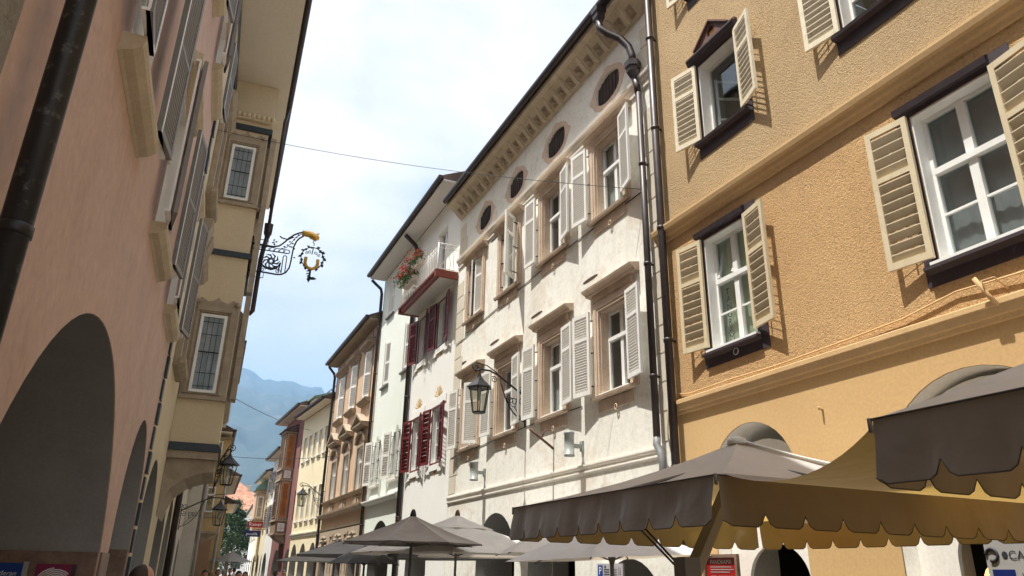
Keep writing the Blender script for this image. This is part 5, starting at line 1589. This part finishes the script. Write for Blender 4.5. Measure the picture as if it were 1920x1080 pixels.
um2, c2, K2 = market_umbrella(2.92, -.62, 3.05, 2.35, 3.22, 'higher of the two big taupe umbrellas, only its scalloped street edge showing', 20)
b = MB(); b.box(c2[0] - .05, c2[0] + .05, c2[1] - .05, c2[1] + .05, 0, 2.8); b.box(c2[0] - .35, c2[0] + .35, c2[1] - .35, c2[1] + .35, .01, .12); b.build('mast', M['pole'], um2)
# rain strip laced between the two umbrellas
b = MB()
n1, n2_ = 14, 18
pts = []
for i in range(n2_ + 1):
    s = i / n2_
    A_ = V((3.12 + 2.98 * s, 3.75, 2.265)); B_ = V((2.97 + 2.98 * s, 2.44, 2.345))
    for j in range(n1 + 1):
        q = j / n1
        p = A_.lerp(B_, q); p.z -= .135 * 4 * q * (1 - q) * (1 if i else 1.0); p.x += .05 * 4 * q * (1 - q) * (1 - s)
        pts.append(tuple(p))
b.add(pts, [(i * (n1 + 1) + j, (i + 1) * (n1 + 1) + j, (i + 1) * (n1 + 1) + j + 1, i * (n1 + 1) + j + 1) for i in range(n2_) for j in range(n1)], True)
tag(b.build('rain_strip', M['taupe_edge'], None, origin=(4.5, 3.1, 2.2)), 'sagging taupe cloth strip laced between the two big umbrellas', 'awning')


def parasol(cx, cy, r, zr, za, n, mat, label, rot=0.0, tilt=(0, 0), vent=None, pole_r=.022, cap='grey_metal', skirt=0, group='parasols along the street', sag=.05, edge=.035, pole='pole_grey', hub=False):
    t = thing('parasol', (cx, cy, 0), label, 'parasol', group)
    tz = lambda x, y: (x - cx) * tilt[0] + (y - cy) * tilt[1]
    K = []
    for k in range(n):
        a = rot + 2 * pi * k / n
        x, y = cx + r * cos(a), cy + r * sin(a)
        K.append((x, y, zr + tz(x, y)))
    if vent:
        za2 = za - vent[1]
        canopy_mesh(K, (cx, cy, za2), sag, edge).build('canopy', mat, t)
        Kv = [(cx + (x - cx) * vent[0], cy + (y - cy) * vent[0], za2 - (za2 - zr) * vent[0] + .07 + tz(x, y) * vent[0]) for x, y, z in K]
        canopy_mesh(Kv, (cx, cy, za), .02, edge * 1.2).build('vent_canopy', mat, t)
    else:
        canopy_mesh(K, (cx, cy, za), sag, edge).build('canopy', mat, t)
    b = MB(); b.tube([(cx, cy, .06), (cx, cy, za - .03)], pole_r, 10); b.build('pole', M[pole], t)
    b = MB(); b.lathe((cx, cy, .004), [(.30, 0), (.30, .05), (.06, .07), (.05, .25)], 16); b.build('base', M['pole_grey'], t)
    b = MB(); b.lathe((cx, cy, za - .03), [(.045, 0), (.05, .03), (.036, .08), (.02, .11), (.008, .115)], 10); b.build('finial', M[cap], t)
    if skirt:
        b = MB()
        for k in range(n):
            A_, B_ = V(K[k]), V(K[(k + 1) % n])
            for i in range(6):
                p0, p1 = A_.lerp(B_, i / 6), A_.lerp(B_, (i + 1) / 6)
                cc = V((cx, cy, 0))
                q = []
                for p, s_ in ((p0, i / 6), (p1, (i + 1) / 6)):
                    p = p + (V((cx, cy, p.z)) - p) * (edge * 4 * s_ * (1 - s_))
                    q += [p, p - V((0, 0, skirt * (.8 + .2 * 4 * s_ * (1 - s_)))) + (p - V((cx, cy, p.z))).normalized() * -.015]
                b.quad(tuple(q[0]), tuple(q[2]), tuple(q[3]), tuple(q[1]), True)
        b.build('skirt', mat, t)
    if hub:
        b = MB(); b.lathe((cx, cy, zr - .06), [(.03, 0), (.05, .08), (.12, .17), (.30, .22), (.30, .235), (.05, .24)], 16); b.build('hub', M['pole'], t)
    for k in range(n):
        b = MB()
        e = V(K[k]); a = V((cx, cy, (za - (vent[1] if vent else 0)) - .05))
        P_ = [a.lerp(e, q / 6) - V((0, 0, sag * .55 * sin(pi * q / 6) + .014)) for q in range(7)]
        b.tube([tuple(p) for p in P_], .010, 5)
        mpt = P_[3]
        b.tube([tuple(mpt), (cx, cy, zr - .03)], .008, 5)
        b.build('rib', M[pole], t)
    return t


parasol(3.35, 11.0, 1.06, 2.04, 2.44, 8, M['taupe_top'], 'round taupe parasol with pointed top, standing in front of the white vented one', rot=.2, sag=.04, edge=.075, skirt=.02, cap='black_metal')
parasol(4.75, 12.9, 1.85, 1.95, 2.62, 8, M['white_cloth'], 'large off-white parasol with a second vent tier at its top', rot=.4, vent=(.36, .12), sag=-.07, cap='ped_brown', skirt=.03)
parasol(5.08, 8.25, 1.34, 1.85, 2.40, 6, M['paper_cloth'], 'white parasol under the big taupe umbrella, its beige underside and dark hub in view', rot=-.2, tilt=(.045, -.02), sag=.05, pole_r=.026, hub=True)
parasol(5.3, 10.3, 1.05, 1.93, 2.42, 4, M['white_cloth'], 'square off-white parasol between the vented one and the white hexagonal one', rot=.5, sag=.05)
parasol(4.6, 16.2, 2.05, 1.96, 2.66, 4, M['grey_cloth'], 'wide square grey parasol rising behind the round taupe one', skirt=.06, rot=-.25, sag=.07, cap='ped_brown')
parasol(4.4, 21.5, 1.7, 1.86, 2.40, 6, M['olive_cloth'], 'olive grey parasol lowest and farthest of the parasol row', rot=.3, sag=.06)
parasol(3.55, 14.6, .70, 1.78, 2.06, 8, M['black_cloth'], 'small black domed parasol below the round taupe one', rot=.1, sag=-.06)
parasol(4.35, 54, 1.5, 2.05, 2.7, 6, M['grey_cloth'], 'grey parasol far down the street under the shop signs', rot=.3, sag=.05)

# ================================================================== people in the street
def make_body():
    """one skinned figure, standing mid-stride, fused with its head into a single surface"""
    J = {'pel': (0, 0, .96, .115), 'wai': (0, .0, 1.10, .105), 'che': (0, .01, 1.30, .125), 'nec': (0, .0, 1.46, .055), 'hd0': (0, -.01, 1.53, .055)}
    E_ = [('pel', 'wai'), ('wai', 'che'), ('che', 'nec'), ('nec', 'hd0')]
    for s, sd in ((-1, 'l'), (1, 'r')):
        f = .14 * s
        J.update({'sh' + sd: (.165 * s, .0, 1.40, .058), 'el' + sd: (.215 * s, .05 * s + .02, 1.13, .042), 'wr' + sd: (.23 * s, -.06 - .06 * s, .90, .030), 'ha' + sd: (.23 * s, -.09 - .06 * s, .84, .030),
                  'hi' + sd: (.095 * s, 0, .90, .085), 'kn' + sd: (.10 * s, -f * .7, .50, .058), 'an' + sd: (.10 * s, -f * .6 + .08, .10, .040), 'to' + sd: (.11 * s, -f * .6 - .10, .04, .034)})
        E_ += [('che', 'sh' + sd), ('sh' + sd, 'el' + sd), ('el' + sd, 'wr' + sd), ('wr' + sd, 'ha' + sd), ('pel', 'hi' + sd), ('hi' + sd, 'kn' + sd), ('kn' + sd, 'an' + sd), ('an' + sd, 'to' + sd)]
        for k in range(4):
            nm = 'f%d' % k + sd
            J[nm] = (.23 * s + (k - 1.5) * .006, -.11 - .06 * s + (k - 1.5) * .022, .755 + abs(k - 1.3) * .012, .0085)
            J[nm + 'a'] = (.23 * s, -.10 - .06 * s + (k - 1.5) * .018, .80, .0095)
            E_ += [('ha' + sd, nm + 'a'), (nm + 'a', nm)]
        J['th' + sd] = (.21 * s, -.145 - .06 * s, .80, .010)
        E_.append(('ha' + sd, 'th' + sd))
    names = list(J)
    me = bpy.data.meshes.new('figure')
    me.from_pydata([J[n][:3] for n in names], [(names.index(a), names.index(c)) for a, c in E_], [])
    ob = bpy.data.objects.new('figure', me); COL.objects.link(ob)
    md = ob.modifiers.new('s', 'SKIN')
    for i, n in enumerate(names):
        sv = me.skin_vertices[0].data[i]; sv.radius = (J[n][3], J[n][3] * (.8 if n in ('che', 'wai', 'pel') else 1)); sv.use_root = (n == 'pel')
    ob.modifiers.new('d', 'SUBSURF').levels = 1
    dg = bpy.context.evaluated_depsgraph_get()
    m2 = bpy.data.meshes.new_from_object(ob.evaluated_get(dg))
    bm = bmesh.new(); bm.from_mesh(m2)
    hb = bmesh.new(); bmesh.ops.create_uvsphere(hb, u_segments=28, v_segments=20, radius=1)
    for v in hb.verts:
        x, y, z = v.co
        jaw = 1 - .22 * max(0, -z) ** 1.2
        p = V((x * .077 * jaw, y * .098 * (1 - .1 * max(0, -z)), z * .115))
        if y < 0:                                 # face side: brow, eye sockets, nose, lips, chin
            p.y -= .024 * math.exp(-((x / .16) ** 2) - ((z + .12) / .22) ** 2)
            p.y += .010 * math.exp(-(((abs(x) - .38) / .16) ** 2) - ((z - .08) / .10) ** 2)
            p.y -= .007 * math.exp(-((x / .3) ** 2) - ((z + .46) / .07) ** 2)
            p.y -= .008 * math.exp(-((x / .3) ** 2) - ((z + .80) / .16) ** 2)
        v.co = p + V((0, -.015, 1.625))
    def blob(c, r, sc):
        g = bmesh.new(); bmesh.ops.create_icosphere(g, subdivisions=2, radius=r)
        for v in g.verts: v.co = V((v.co.x * sc[0], v.co.y * sc[1], v.co.z * sc[2])) + V(c)
        t_ = bpy.data.meshes.new('t'); g.to_mesh(t_); g.free(); bm.from_mesh(t_); bpy.data.meshes.remove(t_)
    t_ = bpy.data.meshes.new('t'); hb.to_mesh(t_); hb.free(); bm.from_mesh(t_); bpy.data.meshes.remove(t_)
    for s in (-1, 1):
        blob((.078 * s, .005, 1.615), .03, (.35, .7, 1.1)); blob((.030 * s, -.096, 1.633), .013, (1, .6, .8))
    m3 = bpy.data.meshes.new('b'); bm.to_mesh(m3); bm.free()
    o2 = bpy.data.objects.new('b', m3); COL.objects.link(o2)
    rm = o2.modifiers.new('r', 'REMESH'); rm.mode = 'VOXEL'; rm.voxel_size = .009
    sm = o2.modifiers.new('c', 'SMOOTH'); sm.iterations = 3; sm.factor = .5
    dg = bpy.context.evaluated_depsgraph_get()
    m4 = bpy.data.meshes.new_from_object(o2.evaluated_get(dg)); m4.name = 'body'
    for o in (ob, o2): bpy.data.objects.remove(o)
    m4.polygons.foreach_set('use_smooth', [True] * len(m4.polygons))
    return m4


def shell(src, keep, off, name, mat):
    bm = bmesh.new(); bm.from_mesh(src); bm.normal_update()
    bmesh.ops.delete(bm, geom=[f for f in bm.faces if not keep(f.calc_center_median())], context='FACES')
    for v in bm.verts: v.co += v.normal * (off + .003 * noise.noise(v.co * 12))
    me = bpy.data.meshes.new(name); bm.to_mesh(me); bm.free()
    me.materials.append(mat)
    return me


body_me = make_body(); body_me.materials.append(M['skin'])
cl = {}
for k, c in {'navy': (.02, .03, .07), 'dark': (.018, .018, .02), 'grey': (.16, .16, .17), 'white': (.6, .58, .55), 'red': (.28, .03, .025), 'teal': (.03, .13, .14), 'jeans': (.05, .07, .13), 'sand': (.34, .27, .18)}.items():
    cl[k] = paint(k + '_cloth', c, .9, .2, bump=.2)
hc = {k: paint(k + '_hair', c, .6, .3, bump=.4) for k, c in {'black': (.012, .010, .009), 'brown': (.05, .028, .016), 'fair': (.24, .16, .08), 'grey': (.25, .24, .23)}.items()}
is_top = lambda p: .93 < p.z < 1.47 and not (p.z < 1.0 and abs(p.x) > .19) and not (abs(p.x) > .2 and p.z < 1.12)
is_leg = lambda p: .10 < p.z < .99 and abs(p.x) < .19
is_hair = lambda p: p.z > 1.64 + max(0, -(p.y + .03)) * .62 or (p.y > .035 and p.z > 1.56)
is_fringe = lambda p: p.y > -.015 and p.z > 1.55 + max(0, .04 - p.y) * 1.2
is_long = lambda p: p.z > 1.65 + max(0, -(p.y + .03)) * .62 or (p.y > .02 and p.z > 1.42) or (abs(p.x) > .065 and p.y > -.03 and p.z > 1.46)
is_shoe = lambda p: p.z < .11


def person(x, y, h, face, top, leg, hair, style, label):
    t = thing('person', (x, y, 0), label, 'person', 'people walking in the street')
    t.scale = (h / 1.74,) * 3; t.rotation_euler = (0, 0, face)
    bo = bpy.data.objects.new('body', body_me); COL.objects.link(bo); bo.parent = t
    for nm, kp, off, mt in (('shirt', is_top, .012, cl[top]), ('trousers', is_leg, .010, cl[leg]), ('shoes', is_shoe, .010, cl['dark']),
                            ('hair', {'short': is_hair, 'bald': is_fringe, 'long': is_long}[style], .009 if style != 'bald' else .003, hc[hair])):
        o = bpy.data.objects.new(nm, shell(body_me, kp, off, nm, mt)); COL.objects.link(o); o.parent = t
    return t


person(-.10, 6.35, 1.665, 2.2, 'navy', 'jeans', 'brown', 'bald', 'balding man with close-cropped dark hair by the pink house pier')
for (px, d, h, fc, tp, lg_, hr, st, lb) in (
        (386, 22, 1.60, 0.1, 'white', 'jeans', 'black', 'short', 'dark-haired person in a white top, next to the shaded house fronts'),
        (398, 24, 1.585, 3.0, 'sand', 'dark', 'fair', 'short', 'fair-haired person in a sand coloured top in the distant crowd'),
        (411, 27, 1.62, .2, 'dark', 'jeans', 'black', 'long', 'person with long black hair in dark clothes in the distant crowd'),
        (421, 29, 1.63, 3.3, 'grey', 'dark', 'grey', 'short', 'grey-haired person in grey in the middle of the distant crowd'),
        (433, 33, 1.66, .1, 'red', 'jeans', 'brown', 'short', 'person in a red top further back in the crowd'),
        (441, 38, 1.68, 3.1, 'white', 'sand', 'black', 'short', 'small far person in white before the white end house'),
        (450, 20, 1.60, .3, 'dark', 'jeans', 'black', 'short', 'dark-haired person in dark clothes, before the narrow dark shop front'),
        (463, 23, 1.575, -.2, 'teal', 'dark', 'brown', 'long', 'brown long-haired person in teal under the navy hanging sign'),
        (520, 30, 1.60, 2.9, 'red', 'dark', 'brown', 'long', 'person in red beside the arches of the maroon house'),
        (536, 33, 1.64, .4, 'navy', 'dark', 'black', 'short', 'person in navy by the arches of the cream house')):
    a = R(23.95) + math.atan((px - 960) / 1375 * .915)
    person(d * sin(a), d * cos(a), h, fc, tp, lg_, hr, st, lb)

# ================================================================== setting: ground, mountains, air, sky
b = MB(); b.quad((-4500, -400, 0), (4500, -400, 0), (4500, 6500, 0), (-4500, 6500, 0))
tag(b.build('ground', M['ground'], recalc=False), kind='structure')


def mountain_mat():
    m, nt, b_ = _nt('mountain_forest_and_rock')
    v = coords(nt, (.001, .001, .001))
    n1 = noise_node(nt, v, 9, 10, .7, .5)
    col = ramp(nt, n1, [(.35, (.018, .034, .022)), (.55, (.032, .048, .034)), (.66, (.075, .075, .068)), (.8, (.12, .115, .11))])
    sep = nt.nodes.new('ShaderNodeSeparateXYZ'); tc = nt.nodes.new('ShaderNodeTexCoord'); nt.links.new(tc.outputs['Object'], sep.inputs[0])
    mr = nt.nodes.new('ShaderNodeMapRange'); nt.links.new(sep.outputs['Z'], mr.inputs[0]); mr.inputs[1].default_value = 380; mr.inputs[2].default_value = 760
    n2_ = noise_node(nt, v, 26, 8, .72)
    ad = nt.nodes.new('ShaderNodeMath'); ad.operation = 'MULTIPLY'; nt.links.new(mr.outputs[0], ad.inputs[0]); nt.links.new(n2_, ad.inputs[1])
    col = mixc(nt, ramp(nt, ad.outputs[0], [(.60, (0,) * 3), (.68, (.7,) * 3)]), col, (.6, .62, .66))
    nt.links.new(col, b_.inputs['Base Color']); b_.inputs['Roughness'].default_value = 1.0
    return m


def ridge(name, prof, y0, y1, yb, amp, seed, nx=240, ny=90):
    """a real hillside: rises from y0 to its crest at y1 and falls away to yb"""
    xs = [p[0] for p in prof]
    def crest(x):
        if x <= xs[0]: return prof[0][1]
        for (xa, ha), (xb, hb) in zip(prof[:-1], prof[1:]):
            if x <= xb: return ha + (hb - ha) * (x - xa) / (xb - xa)
        return prof[-1][1]
    b = MB(); pts = []
    X0, X1 = xs[0], xs[-1]
    for j in range(ny + 1):
        y = y0 + (yb - y0) * j / ny
        for i in range(nx + 1):
            x = X0 + (X1 - X0) * i / nx
            k = (y - y0) / (y1 - y0) if y < y1 else 1 - .9 * (y - y1) / (yb - y1)
            k = max(0, k)
            f = noise.fractal(V((x * .0035, y * .0035, seed)), 1.0, 2.1, 7)
            g = abs(noise.fractal(V((x * .006 + y * .0015, y * .0014, seed + 9)), .9, 2.1, 6))
            hgt = crest(x * y1 / max(y, 400)) * k ** .9
            pts.append((x, y, max(-2, hgt + amp * (f - g * 1.3) * min(1, 2.2 * k) * (1 - .75 * math.exp(-((y - y1) / 140) ** 2)))))
    b.add(pts, [(j * (nx + 1) + i, j * (nx + 1) + i + 1, (j + 1) * (nx + 1) + i + 1, (j + 1) * (nx + 1) + i) for j in range(ny) for i in range(nx)], True)
    o = b.build(name, M['mountain'], recalc=False)
    return tag(o, kind='structure')


M['mountain'] = mountain_mat()
ridge('mountain', [(-1800, 500), (-900, 640), (-300, 700), (60, 745), (150, 740), (205, 736), (228, 722), (262, 698), (290, 706), (318, 702), (352, 716), (380, 714), (415, 700), (450, 699), (478, 702), (520, 670), (700, 640), (1500, 560), (2200, 420)], 900, 3000, 3900, 70, 2.0)
ridge('hill', [(-900, 60), (0, 90), (170, 120), (230, 150), (300, 235), (360, 290), (480, 350), (900, 430), (1400, 380)], 700, 1700, 2400, 30, 6.0, 160, 60)

hz = MB(); hz.box(-3800, 3800, -350, 6000, -1, 800)
hm = bpy.data.materials.new('air'); hm.use_nodes = True
nt = hm.node_tree; nt.nodes.clear()
out = nt.nodes.new('ShaderNodeOutputMaterial'); pv = nt.nodes.new('ShaderNodeVolumePrincipled')
pv.inputs['Color'].default_value = (.36, .62, 1.0, 1); pv.inputs['Density'].default_value = 3.0e-4; pv.inputs['Anisotropy'].default_value = 0.0
nt.links.new(pv.outputs[0], out.inputs['Volume'])
tag(hz.build('haze', hm), kind='stuff')

SUN_EL, SUN_AZ = R(70), R(-90)                     # light comes across the street from the left
world = bpy.data.worlds.new('World'); scene.world = world; world.use_nodes = True
nt = world.node_tree; nt.nodes.clear()
out = nt.nodes.new('ShaderNodeOutputWorld')
sky = nt.nodes.new('ShaderNodeTexSky'); sky.sky_type = 'NISHITA'; sky.sun_disc = False
sky.sun_elevation = SUN_EL; sky.sun_rotation = SUN_AZ; sky.altitude = 300; sky.air_density = 1.2; sky.dust_density = 2.0
bg1 = nt.nodes.new('ShaderNodeBackground'); bg1.inputs['Strength'].default_value = .13
nt.links.new(sky.outputs[0], bg1.inputs['Color'])
tc = nt.nodes.new('ShaderNodeTexCoord')
sep = nt.nodes.new('ShaderNodeSeparateXYZ'); nt.links.new(tc.outputs['Generated'], sep.inputs[0])
den = nt.nodes.new('ShaderNodeMath'); den.operation = 'ADD'; den.inputs[1].default_value = .22; nt.links.new(sep.outputs['Z'], den.inputs[0])
dv_ = nt.nodes.new('ShaderNodeVectorMath'); dv_.operation = 'DIVIDE'; nt.links.new(tc.outputs['Generated'], dv_.inputs[0])
cmb = nt.nodes.new('ShaderNodeCombineXYZ')
for i in range(3): nt.links.new(den.outputs[0], cmb.inputs[i])
nt.links.new(cmb.outputs[0], dv_.inputs[1])
mp = nt.nodes.new('ShaderNodeMapping'); mp.inputs['Location'].default_value = (1.35, .4, 0); nt.links.new(dv_.outputs[0], mp.inputs['Vector'])
n1 = noise_node(nt, mp.outputs[0], 1.5, 8, .55, .35)
n2_ = noise_node(nt, mp.outputs[0], 3.4, 7, .55, .2)
cov = ramp(nt, n1, [(.33, (.30,) * 3), (.45, (.80,) * 3), (.55, (1,) * 3)])
shade = ramp(nt, n2_, [(.32, (.80, .79, .80)), (.46, (.96, .93, .90)), (.58, (1.10, 1.03, .97))])
# low in the sky the cloud base is bluer and dimmer
lo = nt.nodes.new('ShaderNodeMapRange'); nt.links.new(sep.outputs['Z'], lo.inputs[0]); lo.inputs[1].default_value = .16; lo.inputs[2].default_value = .46; lo.interpolation_type = 'SMOOTHSTEP'
ccol = mixc(nt, lo.outputs[0], (.60, .68, .77), shade)
bg2 = nt.nodes.new('ShaderNodeBackground'); nt.links.new(ccol, bg2.inputs['Color']); bg2.inputs['Strength'].default_value = .80
# cloud brightened around the out-of-frame sun, added to light upward faces
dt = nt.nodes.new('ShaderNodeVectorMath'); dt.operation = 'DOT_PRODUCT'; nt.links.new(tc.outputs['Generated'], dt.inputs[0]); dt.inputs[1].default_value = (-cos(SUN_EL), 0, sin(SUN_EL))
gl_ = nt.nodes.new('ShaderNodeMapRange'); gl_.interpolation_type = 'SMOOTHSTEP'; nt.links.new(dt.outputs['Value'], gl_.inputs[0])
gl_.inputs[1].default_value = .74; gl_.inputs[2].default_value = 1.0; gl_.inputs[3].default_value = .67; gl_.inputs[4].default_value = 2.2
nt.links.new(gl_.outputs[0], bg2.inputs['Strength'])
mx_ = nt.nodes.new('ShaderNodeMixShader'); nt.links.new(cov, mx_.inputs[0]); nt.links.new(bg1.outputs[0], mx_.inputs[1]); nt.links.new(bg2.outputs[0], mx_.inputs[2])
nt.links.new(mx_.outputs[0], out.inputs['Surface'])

sl = bpy.data.lights.new('sun', 'SUN'); sl.energy = 5.0; sl.angle = R(.5); sl.color = (1.0, .98, .92)
so = bpy.data.objects.new('sun', sl); COL.objects.link(so)
sd_ = V((-cos(SUN_EL), 0, sin(SUN_EL)))            # towards the sun
so.rotation_euler = sd_.to_track_quat('Z', 'Y').to_euler()
so.location = (-30, 0, 60)

# ------------------------------------------------------------------ camera
cam = bpy.data.cameras.new('camera'); co = bpy.data.objects.new('camera', cam); COL.objects.link(co)
P_, RL_, A_ = R(21.3), R(1.13), R(23.95)
r0, u0_, fw_ = V((1, 0, 0)), V((0, -sin(P_), cos(P_))), V((0, cos(P_), sin(P_)))
rv = r0 * cos(RL_) + u0_ * sin(RL_); uv = u0_ * cos(RL_) - r0 * sin(RL_)
rz = Matrix.Rotation(-A_, 3, 'Z')
rv, uv, fw_ = rz @ rv, rz @ uv, rz @ fw_
co.matrix_world = Matrix(((rv.x, uv.x, -fw_.x, 0), (rv.y, uv.y, -fw_.y, 0), (rv.z, uv.z, -fw_.z, 1.65), (0, 0, 0, 1)))
cam.sensor_width = 36; cam.lens = 1375 / 1920 * 36
cam.clip_start = .05; cam.clip_end = 20000
scene.camera = co
scene.view_settings.view_transform = 'Standard'; scene.view_settings.look = 'None'
scene.view_settings.gamma = 1; scene.view_settings.exposure = 0.92
scene.cycles.max_bounces = 7; scene.cycles.transparent_max_bounces = 16
